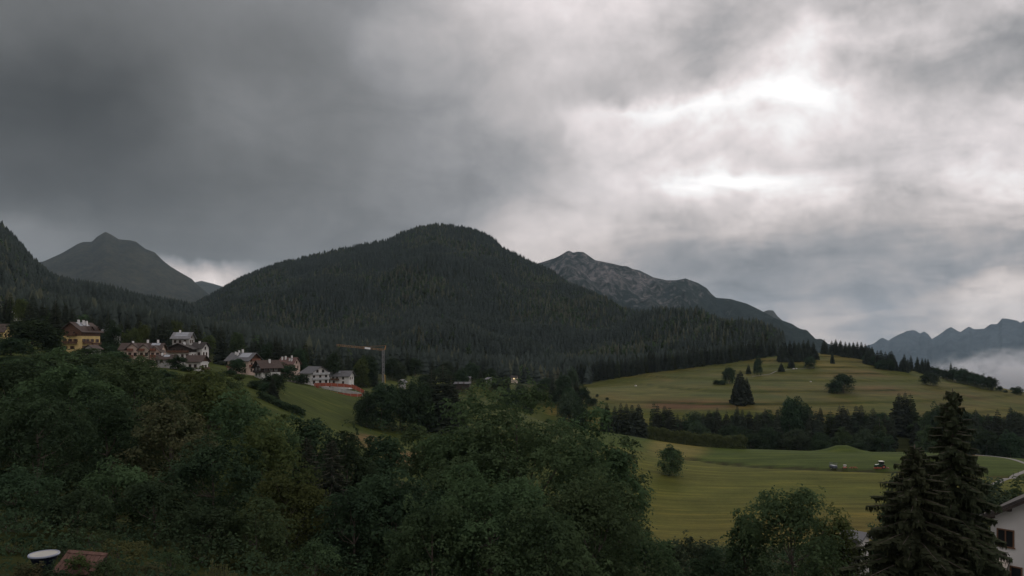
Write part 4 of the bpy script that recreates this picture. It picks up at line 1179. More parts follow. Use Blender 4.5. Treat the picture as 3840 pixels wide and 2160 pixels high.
# the two near spruces and the black one, built branch by branch with hanging twigs
def near_spruce(px, top, Y, R, label, seed, zbase=None, col='spruce', nb=210, power=.72, lean=0.0, twigs=34, h0=.05):
    rng = np.random.default_rng(seed)
    x = (px - 1920) / F * Y; z0 = gz(x, Y); h = (H0 - top) / F * Y - z0
    e = empty('spruce_tree', (x, Y, z0))
    Q = []; mb = MB()
    mb.bar((0, 0, -1.5), (0, 0, h * .6), .24, .13, n=8).bar((0, 0, h * .6), (0, 0, h), .13, .02, n=6)
    for k in range(nb):
        rel = ((k + rng.random()) / nb)
        z = h * (h0 + (1 - h0 - .015) * rel ** 1.0)
        L = (R * (1 - z / h) ** power + .15) * (.48 + .7 * rng.random())
        a = k * 2.39996 + rng.normal() * .3
        u = np.array([math.cos(a), math.sin(a), 0]); s_ = np.array([-math.sin(a), math.cos(a), 0])
        up = .28 * (1 - rel) - .05 + .5 * rel ** 3
        def pt(t_):
            return u * L * t_ + np.array([0, 0, z + L * (up * t_ - (.62 - .25 * rel) * t_ * t_ + .18 * t_ ** 4)])
        prev = pt(0)
        for q in range(1, 5):
            c_ = pt(q / 4); mb.bar(prev, c_, .05 * L / R * (1.2 - q / 4) + .012, .05 * L / R * (1.2 - (q + 1) / 4 + .1) + .01, n=4); prev = c_
        n = max(8, int(twigs * (L / R) ** .8))
        for q in range(n):
            t_ = .12 + .88 * rng.random() ** .75
            b0 = pt(t_)
            sd_ = rng.choice([-1, 1]) * (.3 + .7 * rng.random())
            wl_ = L * .34 * (1.1 - t_ * .75)
            b1 = b0 + s_ * sd_ * wl_ + u * wl_ * .45 * rng.random() + np.array([0, 0, -.25 * wl_ * rng.random()])
            # a spray: flat twig and the curtain that hangs from it
            wv = .12 + .06 * rng.random()
            d_ = (b1 - b0); d_ /= np.linalg.norm(d_) + 1e-6
            nrm = np.cross(d_, [0, 0, 1.0]); nrm /= np.linalg.norm(nrm) + 1e-6
            Q.append((b0, b0 * .4 + b1 * .6 + nrm * wv, b1, b0 * .4 + b1 * .6 - nrm * wv))
            for hsub in range(2):
                s0 = .25 + .7 * rng.random()
                m_ = b0 * (1 - s0) + b1 * s0
                hg = (.18 + .42 * rng.random()) * (.55 + .45 * (1 - rel))
                en = m_ + np.array([rng.normal() * .06, rng.normal() * .06, -hg]); wv2 = .05 + .03 * rng.random()
                Q.append((m_, m_ * .5 + en * .5 + d_ * wv2, en, m_ * .5 + en * .5 - d_ * wv2))
    V = np.array(Q).reshape(-1, 3)
    c = obj('crown', mesh_np('crown', V, np.arange(len(V)).reshape(-1, 4)), LM[col], e)
    obj('trunk', mb.mesh('trunk', False), bark, e)
    return tag(e, label, 'tree')
near_spruce(3572, 1456, 42, 3.6, 'large drooping dark spruce before the right white house', 41, nb=330, twigs=78, power=.78, col='near_spruce')
near_spruce(3430, 1665, 40, 4.4, 'smaller drooping spruce leaning against the large one, its left', 42, nb=280, twigs=78, power=.75, col='near_spruce')
near_spruce(1245, 1650, 62, 3.4, 'black shaded spruce low between the left trees and centre', 43, nb=200, twigs=30)
near_spruce(1150, 1640, 70, 3.2, 'shaded spruce just left of the black one', 44, nb=160, twigs=26)

# ------------------------------------------------------------------ houses
WALL = dict(
 yellow=mat('yellow_plaster', (0.62, 0.46, 0.20), .9, .18, .6), white=mat('white_plaster', (0.66, 0.64, 0.62), .9, .12, .5),
 pink=mat('pinkish_plaster', (0.58, 0.44, 0.37), .9, .15, .5), beige=mat('beige_plaster', (0.56, 0.47, 0.38), .9, .15, .5),
 grey=mat('grey_plaster', (0.36, 0.35, 0.34), .9, .2, .5), wood=mat('brown_boards', (0.115, 0.062, 0.040), .85, .4, 2.0), darkwood=mat('dark_boards', (0.048, 0.038, 0.032), .85, .4, 2.0),
 redwood=mat('reddish_boards', (0.20, 0.085, 0.055), .85, .35, 2.0), metal=mat('pale_metal', (0.45, 0.46, 0.47), .5, .2, 1.0))
ROOF = dict(
 brown=mat('brown_tiles', (0.080, 0.058, 0.050), .9, .3, 1.2), red=mat('red_brown_tiles', (0.145, 0.088, 0.078), .9, .3, 1.2), grey=mat('grey_sheet_roof', (0.115, 0.115, 0.12), .6, .25, .8),
 dark=mat('dark_tiles', (0.055, 0.048, 0.045), .9, .3, 1.2), pale=mat('pale_roof', (0.20, 0.20, 0.21), .7, .25, .8))
glass = mat('window_glass', (0.018, 0.02, 0.024), .12, 0, 1, .5)
frame_m = mat('window_frame_wood', (0.16, 0.085, 0.05), .7, .2, 3)
frame_w = mat('window_frame_white', (0.6, 0.6, 0.58), .6, .1, 3)
solar = mat('solar_panel', (0.30, 0.32, 0.35), .25, .15, 1.5, .6)
chim_m = mat('chimney_plaster', (0.72, 0.71, 0.70), .9, .1, 2)
_win = {}
def window(parent, x, y, z, w, h, face, fm=None, shut=None, cross=True, panem=None):
    fm = fm or frame_m
    key = (round(w, 2), round(h, 2), fm.name, cross)
    if key not in _win:
        mb = MB(); t_ = .09; d = .07
        mb.box(-w/2 - t_, w/2 + t_, -d, .02, h, h + t_); mb.box(-w/2 - t_ - .06, w/2 + t_ + .06, -d - .08, .02, -t_, 0)
        mb.box(-w/2 - t_, -w/2, -d, .02, 0, h); mb.box(w/2, w/2 + t_, -d, .02, 0, h)
        if cross: mb.box(-.04, .04, -d + .01, .02, 0, h)
        fmesh = mb.mesh('window'); fmesh.materials.append(fm)
        pm = MB().box(-w/2, w/2, -.022, .015, 0, h).mesh('pane'); pm.materials.append(glass)
        _win[key] = (fmesh, pm)
    fmesh, pm = _win[key]
    if panem: pm = pm.copy(); pm.materials.clear(); pm.materials.append(panem)
    o = obj('window', fmesh, None, parent); o.location = (x, y, z); o.rotation_euler = (0, 0, {'f': 0, 'r': math.pi / 2}[face])
    obj('pane', pm, None, o)
    if shut:
        k2 = ('sh', round(w, 2), round(h, 2), shut.name)
        if k2 not in _win:
            m_ = MB().box(0, w * .5, -.06, -.015, -.02, h + .02).mesh('shutter'); m_.materials.append(shut); _win[k2] = m_
        for sx in (-w/2 - .1 - w * .5, w/2 + .1):
            q = obj('shutter', _win[k2], None, o); q.location = (sx, 0, 0)
    return o
def balcony(parent, x0, x1, z, face, wL_off, out=1.1, m=None, rail=.95, solid=True):
    """along the front (face f: x0..x1 at y=0) or the right side (x0..x1 are y at x=0)"""
    m = m or WALL['wood']
    mb = MB()
    def bx(a0, a1, b0, b1, z0, z1):
        if face == 'f': mb.box(a0, a1, -b1, -b0, z0, z1)
        else: mb.box(b0, b1, a0, a1, z0, z1)
    o_ = wL_off
    bx(x0, x1, o_ + .01, o_ + out, z - .14, z)
    if solid:
        bx(x0, x1, o_ + out - .06, o_ + out, z + .12, z + rail)
        bx(x0, x0 + .06, o_ + .01, o_ + out - .06, z + .12, z + rail); bx(x1 - .06, x1, o_ + .01, o_ + out - .06, z + .12, z + rail)
    n = max(2, int((x1 - x0) / 1.5))
    for k in range(n + 1):
        xx = x0 + (x1 - x0 - .09) * k / n
        bx(xx, xx + .09, o_ + out - .08, o_ + out + .01, z, z + rail + .04)
    bx(x0 - .02, x1 + .02, o_ + out - .09, o_ + out + .02, z + rail + .04, z + rail + .10)
    return mb.build('balcony', m, parent)
def gable_pts(a0, a1, h, rise): return [(a0, -3.0), (a1, -3.0), (a1, h), ((a0 + a1) / 2, h + rise), (a0, h)]
def roof_mesh(mb, x0, x1, y0, y1, h, rise, axis, over=.9, th=.22):
    """two roof slabs; the ridge runs along axis"""
    a0, a1, b0, b1 = (x0, x1, y0, y1) if axis == 'y' else (y0, y1, x0, x1)
    half = (a1 - a0) / 2; mid = (a0 + a1) / 2; k = rise / half
    hh = h + .04
    for s_ in (-1, 1):
        e = mid + s_ * (half + over)
        pts = [(mid, hh + rise), (e, hh - k * over), (e, hh - k * over + th), (mid, hh + rise + th)]
        if s_ < 0: pts = pts[::-1]
        mb.prism(pts, 'y' if axis == 'y' else 'x', b0 - over, b1 + over)
    return mb
def chimney(parent, x, y, z0, z1, w=.7):
    c = MB().box(x - w/2, x + w/2, y - w/2, y + w/2, z0, z1).build('chimney', chim_m, parent)
    mb = MB()
    for sx in (-1, 1):
        for sy in (-1, 1): mb.box(x + sx * w * .4 - .06, x + sx * w * .4 + .06, y + sy * w * .4 - .06, y + sy * w * .4 + .06, z1, z1 + .25)
    mb.box(x - w * .65, x + w * .65, y - w * .65, y + w * .65, z1 + .25, z1 + .36)
    mb.build('chimney_cap', ROOF['dark'], c)
def house(name, label, px, py, Y, a, wL, wR, h, rise, ridge='y', wall='white', upper=None, roof='brown', front=(), right=(), bal=(), chim=(), sol=(), dorm=(), wings=(), over=.9, z=None, wm=None, shut=None, gwood=None, wh=1.3, ww=1.0, doors=()):
    c = P(px, py, Y); 
    if z is not None: c.z = z
    e = empty(name, c, -(math.radians(a) + math.atan((px - 1920) / F)))
    if Y > 200: e.scale = (.9, .9, .9)
    W = WALL
    if ridge == 'y':
        MB().prism(gable_pts(-wL, 0, h, rise), 'y', 0, wR).build('wall', W[wall], e)
    else:
        MB().prism([(q[0], q[1]) for q in gable_pts(0, wR, h, rise)], 'x', -wL, 0).build('wall', W[wall], e)
    if upper:
        zs, um = upper
        mb = MB()
        t_ = .06
        if ridge == 'y':
            k = rise / (wL / 2)
            pts = [(-wL - t_, zs), (t_, zs), (t_, h), (-wL / 2, h + rise + .0), (-wL - t_, h)]
            mb.prism(pts, 'y', -t_, wR + t_)
        else:
            pts = [(-t_, zs), (wR + t_, zs), (wR + t_, h), (wR / 2, h + rise), (-t_, h)]
            mb.prism(pts, 'x', -wL - t_, t_)
        mb.build('upper_wall', W[um], e)
    if gwood:   # boarded gable triangle
        t_ = .07
        if ridge == 'y': MB().prism([(-wL, h - .3), (0, h - .3), (0, h), (-wL / 2, h + rise), (-wL, h)], 'y', -t_, .02).build('gable_boards', W[gwood], e)
        else: MB().prism([(0, h - .3), (wR, h - .3), (wR, h), (wR / 2, h + rise), (0, h)], 'x', -.02, t_).build('gable_boards', W[gwood], e)
    ro = roof_mesh(MB(), -wL, 0, 0, wR, h, rise, ridge, over).build('roof', ROOF[roof], e)
    off = .06 if upper else 0
    for (x, zz_) in front:
        window(e, x, -(off if upper and zz_ > upper[0] - .3 else 0), zz_, ww, wh, 'f', wm, shut)
    for (y, zz_) in right:
        window(e, (off if upper and zz_ > upper[0] - .3 else 0), y, zz_, ww, wh, 'r', wm, shut)
    for (x, dh, dw) in doors:
        d = MB().box(x - dw/2, x + dw/2, -.05, .02, 0, dh).build('door', W['wood'], e)
        MB().box(x + dw/2 - .16, x + dw/2 - .10, -.10, -.05, .95, 1.1).build('handle', W['metal'], d)
    for (x0, x1, zz_, face, m_) in bal:
        balcony(e, x0, x1, zz_, face, off if upper and zz_ > upper[0] - .3 else 0, m=W[m_])
    half = (wL if ridge == 'y' else wR) / 2
    def roof_z(x, y):
        d_ = abs((x + wL / 2) if ridge == 'y' else (y - wR / 2))
        return h + .26 + rise * (1 - d_ / half)
    for (x, y, hh) in chim:
        chimney(ro, x, y, roof_z(x, y) - .6, roof_z(x, y) + hh)
    for (u0, u1, v0, v1) in sol:     # panels on the slope: u along the ridge, v from eave 0 to ridge 1
        mb = MB()
        def rp(u, v, lift):
            if ridge == 'y':
                x = -half * (1 - (1 - v)) * 1.0; x = -v * half
                return (x, u, h + .26 + rise * v + lift)
            return (u, v * half, h + .26 + rise * v + lift)
        n = max(1, int(abs(u1 - u0) / 1.6))
        for k in range(n):
            a0 = u0 + (u1 - u0) * k / n + .05; a1 = u0 + (u1 - u0) * (k + 1) / n - .05
            b_ = [rp(a0, v0, .05), rp(a1, v0, .05), rp(a1, v1, .05), rp(a0, v1, .05)]
            t_ = [(p[0], p[1], p[2] + .07) for p in b_]
            MB().hexa(b_ + t_).build('solar_panel', solar, ro)
    for (y0, y1, hh, rr) in dorm:    # gabled dormers on the right-hand slope (ridge y)
        d = MB().prism([(y0, h - 1.0), (y1, h - 1.0), (y1, h + hh), ((y0 + y1) / 2, h + hh + rr), (y0, h + hh)], 'x', -wL * .45, .10).build('dormer', W['wood'], e)
        roof_mesh(MB(), -wL * .48, .2, y0, y1, h + hh, rr, 'x', .45, .16).build('dormer_roof', ROOF[roof], d)
        q = window(d, .11, (y0 + y1) / 2, h - .2, .9, 1.1, 'r', wm)
    for (x0, x1, pr, hh, rr, wc) in wings:   # full-height gabled bays on the front
        d = MB().prism(gable_pts(x0, x1, hh, rr), 'y', -pr, .5).build('bay', W[wc], e)
        roof_mesh(MB(), x0, x1, -pr, wR * .5, hh, rr, 'y', .8, .2).build('bay_roof', ROOF[roof], d)
        xm = (x0 + x1) / 2
        for zz_ in (1.0, 3.8):
            window(d, xm + (x1 - x0) * .28, -pr, zz_, ww, wh, 'f', wm)
            window(d, xm - (x1 - x0) * .22, -pr, zz_, ww, wh, 'f', wm)
        q = balcony(d, x0 + .3, xm + .4, 3.2, 'f', pr, 1.0, W['redwood']); q2 = balcony(d, x0 + .3, xm + .4, 5.9, 'f', pr, 1.0, W['redwood'])
    return tag(e, label, 'house')

house('chalet', 'yellow three-storey chalet with brown boarded top floor and white chimneys', 306, 1322, 288, 40, 9.9, 11.2, 9.6, 3.6, 'y', 'yellow', (7.3, 'wood'), 'brown',
      front=[(-8.3, 4.6), (-5.6, 4.6), (-3.0, 4.6), (-8.0, 1.5), (-4.6, 1.5), (-6.6, 7.9), (-3.6, 7.9)], right=[(1.4, 4.6), (3.6, 4.6), (6.4, 4.6), (9.4, 4.6), (1.4, 1.6), (3.8, 1.6), (7.0, 1.6), (9.8, 1.6)],
      bal=[(-9.2, -2.2, 3.9, 'f', 'wood'), (-7.8, -2.4, 7.4, 'f', 'wood'), (.6, 5.2, 3.9, 'r', 'wood'), (5.7, 10.9, 3.4, 'r', 'wood')], chim=[(-4.0, 3.0, 1.7), (-3.4, 5.2, 2.0), (-3.0, 6.6, 2.0)], sol=[(2.0, 4.2, .5, .95), (4.6, 8.2, .55, .95)], dorm=[(4.2, 7.0, .6, 1.3), (8.0, 10.8, .6, 1.3)], shut=WALL['wood'], over=1.2)
house('annex', 'small gabled porch house in front of the yellow chalet', 352, 1330, 276, 35, 4.2, 4.5, 2.6, 1.3, 'y', 'white', None, 'brown', front=[(-3.0, .9), (-1.2, .9)])
house('chalet', 'long pinkish chalet with three brown gables and balconies', 600, 1368, 278, 14, 15.4, 9.0, 6.6, 2.4, 'x', 'pink', None, 'brown', front=[(-14.6, 3.9), (-13.2, 3.9), (-14.2, 1.2)], right=[(2, 1.0), (2, 3.8), (6, 3.8), (6, 1.0)],
      wings=[(-12.6, -8.4, 1.2, 7.0, 2.0, 'pink'), (-7.9, -4.0, 1.6, 6.6, 1.9, 'beige'), (-3.5, .4, 2.0, 5.8, 1.9, 'pink')], chim=[(-11.5, 3.5, 1.3), (-6, 4.8, 1.5), (-2, 5, 1.6)], sol=[(-4.2, -.6, .55, .92)], bal=[(-15.2, -12.9, 3.3, 'f', 'redwood')])
house('chalet', 'white upper house with pale solar-covered roof on the hillside', 708, 1310, 322, 22, 8.0, 7.0, 5.6, 2.6, 'x', 'grey', None, 'pale', front=[(-6.6, 3.2), (-4.2, 3.2), (-1.8, 3.2)], right=[(2.2, 3.2), (4.6, 3.2), (3.4, 5.6), (2.2, .8), (4.6, .8)], sol=[(-7.2, -1.0, .2, .52), (-7.2, -1.0, .6, .92)], chim=[(-5.5, 3.2, 1.2)])
house('chalet', 'dark brown boarded chalet between the white hillside houses', 716, 1346, 300, 20, 11.0, 7.5, 4.8, 2.2, 'y', 'white', (3.0, 'darkwood'), 'dark', front=[(-9.4, .8), (-6.8, .8), (-3.8, .8), (-1.6, .8), (-7.5, 3.5), (-4.0, 3.5)], right=[(2, .8), (5, .8)], bal=[(-10.4, -.8, 2.9, 'f', 'wood')], chim=[(-4, 3, 1.2)], over=1.3)
house('house', 'white narrow house with steep dark roof beside the dark chalet', 757, 1340, 306, 30, 5.0, 6.0, 4.6, 2.2, 'x', 'white', None, 'dark', front=[(-3.6, 1.0), (-1.4, 1.0)], right=[(1.6, 1.0), (4.0, 1.0), (2.9, 3.6)], chim=[(-2.5, 2.4, .9)])
house('garage', 'low grey-roofed outbuilding with a pale skylight', 652, 1366, 272, 12, 6.2, 5.5, 2.3, 1.5, 'x', 'grey', None, 'brown', front=[(-4.8, .8), (-1.8, .8)], sol=[(-4.2, -1.8, .3, .85)], chim=[(-4.9, 2.2, 1.0)])
house('house', 'small white house with plain grey-brown roof above the trees', 752, 1390, 266, 28, 6.2, 6.0, 4.0, 2.0, 'x', 'white', None, 'brown', front=[(-4.4, 1.2), (-2.2, 1.2)], right=[(1.6, .9), (4.2, .9)], gwood='wood', over=1.0, bal=[(.6, 5.4, .3, 'r', 'wood')])
house('house', 'pink house with solar roof and boarded wooden gable', 932, 1404, 302, 38, 11.6, 8.4, 6.8, 2.9, 'x', 'pink', None, 'grey', front=[(-10.4, 3.6), (-8.0, 3.6), (-5.0, 3.6), (-2.0, 3.6), (-10.4, 1.0), (-5.0, 1.0), (-2.0, 1.0)], right=[(2.0, 1.2), (4.2, 1.2), (6.6, 1.2), (2.2, 4.0), (4.4, 4.0), (6.4, 4.0), (4.2, 6.9)],
      gwood='wood', bal=[(.4, 8.0, 3.4, 'r', 'redwood'), (1.2, 7.2, 6.2, 'r', 'redwood'), (-11.4, -8.8, 3.2, 'f', 'redwood')], sol=[(-6.4, -.8, .25, .9)], chim=[(-9.5, 3.2, 1.1), (-8.0, 2.6, 1.2), (-6.8, 4.6, 1.8), (-9.0, 4.8, 1.4)], over=1.3)
house('chalet', 'black wooden chalet with brown roof and white ground floor', 982, 1418, 286, 62, 6.4, 8.8, 5.0, 2.5, 'y', 'white', (2.4, 'darkwood'), 'brown', front=[(-4.8, 3.0), (-1.8, 3.0), (-3.2, 5.4), (-4.8, .6), (-1.8, .6)], right=[(1.8, 3.0), (4.2, 3.0), (6.6, 3.0), (2.0, .6), (5.4, .6)], wm=frame_w, chim=[(-1.8, 4.6, 1.5)], bal=[(-6.0, -.4, 2.3, 'f', 'darkwood'), (.4, 3.4, 2.3, 'r', 'darkwood')], over=1.2)
house('house', 'house with red-brown roof and several white chimneys', 1098, 1398, 372, 30, 9.0, 8.0, 5.2, 3.2, 'x', 'pink', None, 'red', front=[(-7, 2.6), (-4, 2.6), (-1.5, 2.6)], right=[(2, 2.6), (5.5, 2.6), (4, 5.2)], chim=[(-8.0, 2.4, 1.7), (-6.0, 2.6, 1.9), (-2.2, 2.8, 2.0), (-1.6, 1.6, 1.2), (-3.0, 1.8, 1.2)])
house('house', 'large white house with grey roof and balconied gable end', 1168, 1444, 355, 55, 9.6, 11.4, 6.6, 3.1, 'x', 'white', None, 'grey', front=[(-7.4, 3.7), (-4.2, 3.7), (-7.4, .9), (-4.2, .9)], right=[(1.6, 3.4), (5.6, 3.4), (9.4, 3.4), (1.6, .6), (5.6, .6), (9.4, .6), (3.8, 6.4), (7.4, 6.4)],
      bal=[(.2, 11.2, 2.9, 'r', 'metal'), (.2, 11.2, 5.6, 'r', 'metal')], over=1.2, ww=1.3, wh=1.7)
house('house', 'white house with dark grey roof right of the large gabled one', 1308, 1440, 372, 22, 11.0, 7.5, 4.8, 2.4, 'x', 'white', None, 'grey', front=[(-9.4, 2.6), (-7.0, 2.6), (-3.4, 2.6), (-9.0, .5), (-3.4, .2)], right=[(2, 2.6), (5, 2.6)], bal=[(-10.4, -5.6, 2.1, 'f', 'wood')], sol=[(-7.0, -5.8, .5, .7)], over=1.1)
house('chalet', 'grey house with dark upper balcony right of the yellow chalet', 424, 1272, 338, 40, 6.0, 5.4, 4.6, 1.9, 'x', 'grey', None, 'pale', front=[(-4.4, 2.6), (-2, 2.6)], right=[(1.6, 2.8), (3.8, 2.8)], bal=[(.3, 5.0, 2.2, 'r', 'darkwood')], chim=[(-4.6, 2, .9)])
house('house', 'yellow house cut by the left picture edge', 13, 1306, 300, 30, 9.0, 6.0, 8.0, 3.0, 'x', 'yellow', None, 'brown', front=[(-1.6, 2.4), (-1.6, 5.2)], right=[(1.6, 5.2), (1.6, 2.4), (4, 5.2)])
house('house', 'pale little house high among the dark trees at the left', 86, 1186, 400, 25, 5.0, 5.0, 2.8, 1.7, 'x', 'white', None, 'pale', front=[(-3.8, .9), (-1.4, .9)])
# buildings far down the valley
house('shed', 'long low shed with pale metal roof on the valley floor', 1760, 1446, 470, 6, 10.6, 6.0, 1.4, .9, 'x', 'darkwood', None, 'grey', front=[(-8, .8), (-4, .8)])
house('house', 'white and reddish small house left of the valley spruces', 1512, 1444, 440, 30, 3.6, 3.5, 2.2, 1.2, 'y', 'grey', (2.2, 'redwood'), 'pale', front=[(-2.6, .6), (-1.0, .6)], wh=.9, ww=.7)
house('house', 'tiny white house behind the long shed', 1762, 1424, 540, 20, 3.6, 3.5, 1.5, .9, 'x', 'grey', None, 'pale', front=[(-2.6, .4), (-1.2, .4)], wh=.8, ww=.7)
house('house', 'tiny white house in the trees right of the long shed', 1838, 1428, 520, 20, 3.4, 3.5, 1.5, .9, 'x', 'grey', None, 'pale', front=[(-2.6, .4), (-1.0, .4)], wh=.8, ww=.7)
hl = house('house', 'small house with one lit window under the forest', 1936, 1426, 590, 20, 5.0, 4.0, 2.6, 1.4, 'x', 'beige', None, 'dark')
window(hl, -2.2, 0, .7, 1.4, 1.3, 'f', frame_w, panem=mat('lit_pane', (0.8, 0.6, 0.3), .5, emit=((1.0, 0.72, 0.4), 1.2)))

# ------------------------------------------------------------------ the near white house on the right
hx = house('house', 'near white house with dark boarded eaves at the right edge', 4523, 2240, 45.5, 4.5, 11.6, 10.0, 5.9, 3.75, 'y', 'white', None, 'dark', over=1.0, z=-18.3)
HW = 5.9
window(hx, -10.66, 0, 3.73, .92, 1.15, 'f', frame_m)
window(hx, -10.0, 0, .95, .6, 1.35, 'f', frame_m, cross=False)
window(hx, -6.2, 0, HW - 2.2, .92, 1.15, 'f', frame_m)
for sx in (-11.4, -10.35, -8.6):
    zz_ = HW + 3.75 * (1 - abs(sx + 5.8) / 5.8)
    MB().prism([(0.02, zz_ - .38), (-.72, zz_ - .30), (-.72, zz_ - .12), (0.02, zz_ - .02)], 'x', sx - .09, sx + .09).build('purlin', WALL['darkwood'], hx)
k_ = 3.75 / 5.8
for s_ in (-1, 1):   # verge boards under the roof edge
    pts = [(-5.8, HW + 3.75 - .20), (-5.8 + s_ * 6.8, HW - k_ * 1.0 - .20), (-5.8 + s_ * 6.8, HW - k_ * 1.0 + .03), (-5.8, HW + 3.75 + .03)]
    MB().prism(pts, 'y', -1.06, -1.005).build('verge_board', WALL['darkwood'], hx)
chimney(hx, -9.5, 2.2, HW + .9, HW + 2.3, .45)
AX0, AX1, AZ = -11.55, -10.4, 2.75
aw = MB().hexa([(AX0, -1.5, AZ - 1.0), (AX1, -1.5, AZ - 1.0), (AX1, 0, AZ), (AX0, 0, AZ), (AX0, -1.5, AZ - .93), (AX1, -1.5, AZ - .93), (AX1, 0, AZ + .07), (AX0, 0, AZ + .07)]).build('awning', mat('awning_cloth', (0.52, 0.46, 0.40), .9, .1, 2), hx)
MB().box(AX1, AX1 + .06, -1.5, 0, AZ - 1.05, AZ - .93).bar((AX1 + .03, -1.5, AZ - 1), (AX1 + .03, 0, AZ + .03), .035).build('awning_frame', WALL['darkwood'], aw)

# ------------------------------------------------------------------ tub and plank roof below the camera
tc_ = P(165, 2076, 30); zt = tc_.z
tub = empty('garden_tub', (tc_.x, 30, zt - .95)); tub.scale = (.9, .9, .9)
blue = mat('blue_plastic', (0.004, 0.007, 0.022), .5, .2, 3); cover = mat('white_cover', (0.44, 0.43, 0.40), .8, .12, 1.4)
MB().lathe([(0, 0), (.26, 0), (.30, .1), (.42, .6), (.54, .9), (.60, 1.0)], 28).build('shell', blue, tub)
MB().lathe([(.575, .975), (.63, .99), (.64, 1.03), (.62, 1.07), (.57, 1.06)], 28).build('rim', mat('rim_paint', (0.30, 0.33, 0.42), .4, .1, 3), tub)
MB().lathe([(0, 1.03), (.25, 1.035), (.5, 1.05), (.585, 1.05)], 28).build('cover', cover, tub)
MB().lathe([(.28, -.6), (.28, .02), (.2, .02)], 20).build('base', WALL['darkwood'], tub)
tag(tub, 'round blue tub with a white cover at the bottom left', 'tub')
pr = P(300, 2110, 31.5)
shed = empty('lean_to', (pr.x, 31.5, pr.z), math.radians(-14))
plank_m = mat('weathered_planks', (0.155, 0.088, 0.070), .9, .45, 4.0)
pm_ = MB().box(-.105, .105, 0, 1.15, 0, .03).mesh('plank'); pm_.materials.append(plank_m)
pln = MB().box(-.98, .98, -.02, 1.12, -.09, -.05).build('rafters', WALL['darkwood'], shed)
pln.rotation_euler = (math.radians(38), 0, 0); pln.location = (0, -.45, -.38)
for k in range(9):
    q = obj('plank', pm_, None, shed); q.location = (-.92 + k * .23, -.45, -.36 + .008 * (k % 2)); q.rotation_euler = (math.radians(38), 0, math.radians(random.uniform(-.6, .6)))
rb = MB().box(-1.0, 1.0, .98, 1.10, .035, .07).build('batten', plank_m, shed); rb.rotation_euler = (math.radians(38), 0, 0); rb.location = (0, -.45, -.36)
for sx in (-.9, .9):
    for (yy, zz_) in ((-.4, -.45), (.42, .2)):
        MB().box(sx - .05, sx + .05, yy - .05, yy + .05, -2.2, zz_).build('post', WALL['darkwood'], shed)
tag(shed, 'small lean-to roof of weathered reddish planks at bottom left', 'shed')
# a snow-white tarpaulin roof glimpsed through the branches
tp = P(3205, 2045, 62)
house('hut', 'small pale-roofed hut glimpsed left of the near spruce', 3225, 2075, 64, 24, 1.6, 1.8, 1.0, .45, 'x', 'white', None, 'pale', over=.25)

# ------------------------------------------------------------------ crane
orange = mat('crane_orange', (0.40, 0.21, 0.09), .6, .2, 1.0); cgrey = mat('crane_grey', (0.26, 0.26, 0.27), .6, .15, 1.0)
cb = P(1437, 1452, 368)
crane = empty('tower_crane', cb)
def lattice(mb, a, b, w, n, r=.07, tri=False):
    a = Vector(a); b = Vector(b); d = (b - a).normalized()
    u = d.cross(Vector((0, 1, 0))).normalized() if abs(d.y) < .9 else Vector((1, 0, 0)); v = d.cross(u).normalized()
    cs = [(-1, -1), (1, -1), (1, 1), (-1, 1)] if not tri else [(-1, -.6), (-1, .6), (1, 0)]
    C_ = lambda t_, k: a.lerp(b, t_) + (u * cs[k][0] + v * cs[k][1]) * w / 2
    for k in range(len(cs)): mb.bar(C_(0, k), C_(1, k), r)
    for i in range(n):
        for k in range(len(cs)):
            j = (k + 1) % len(cs)
            mb.bar(C_(i / n, k), C_((i + 1) / n, j) if i % 2 else C_((i + .5) / n, j), r * .6); mb.bar(C_(i / n, k), C_(i / n, j), r * .6)
MZ = (1452 - 1312) / F * 368
mb = MB(); lattice(mb, (0, 0, -3), (0, 0, MZ), .9, 18, .075); mb.build('mast', cgrey, crane)
jb = P(1262, 1294, 345) - cb
jt = Vector((.6, 0, MZ))
mb = MB(); lattice(mb, jt, jb, .75, 26, .045, True); jib = mb.build('jib', orange, crane)
ap = P(1447, 1296, 369) - cb
mb = MB(); mb.bar(jt, ap, .16); mb.bar(jt + Vector((.3, .4, 0)), ap, .12); mb.build('apex_frame', orange, crane)
mb = MB(); mb.bar(ap, jt.lerp(jb, .47) + Vector((0, 0, .5)), .05); mb.build('tie_bar', orange, crane)
sg = jt.lerp(jb, .36)
dj = (jb - jt).normalized()
a_ = jt.lerp(jb, .30); b_ = jt.lerp(jb, .42)
MB().hexa([tuple(a_ + Vector((0, -.75, -.45))), tuple(b_ + Vector((0, -.75, -.45))), tuple(b_ + Vector((0, -.68, -.45))), tuple(a_ + Vector((0, -.68, -.45))), tuple(a_ + Vector((0, -.75, .45))), tuple(b_ + Vector((0, -.75, .45))), tuple(b_ + Vector((0, -.68, .45))), tuple(a_ + Vector((0, -.68, .45)))]).build('sign_board', mat('white_sign', (0.8, 0.8, 0.8), .6), jib)
mb = MB(); mb.bar((1.1, 0, -2), (.8, 0, 6.2), .16); mb.bar((.2, 0, 6.6), (1.1, 0, 5.8), .14); mb.build('back_strut', mat('crane_yellow', (0.5, 0.30, 0.05), .6, .2, 1), crane)
MB().box(-1.6, 1.6, -1.4, 1.4, -3, -1.2).build('ballast', WALL['grey'], crane)
tag(crane, 'orange tower crane with grey mast beside the building site', 'crane')

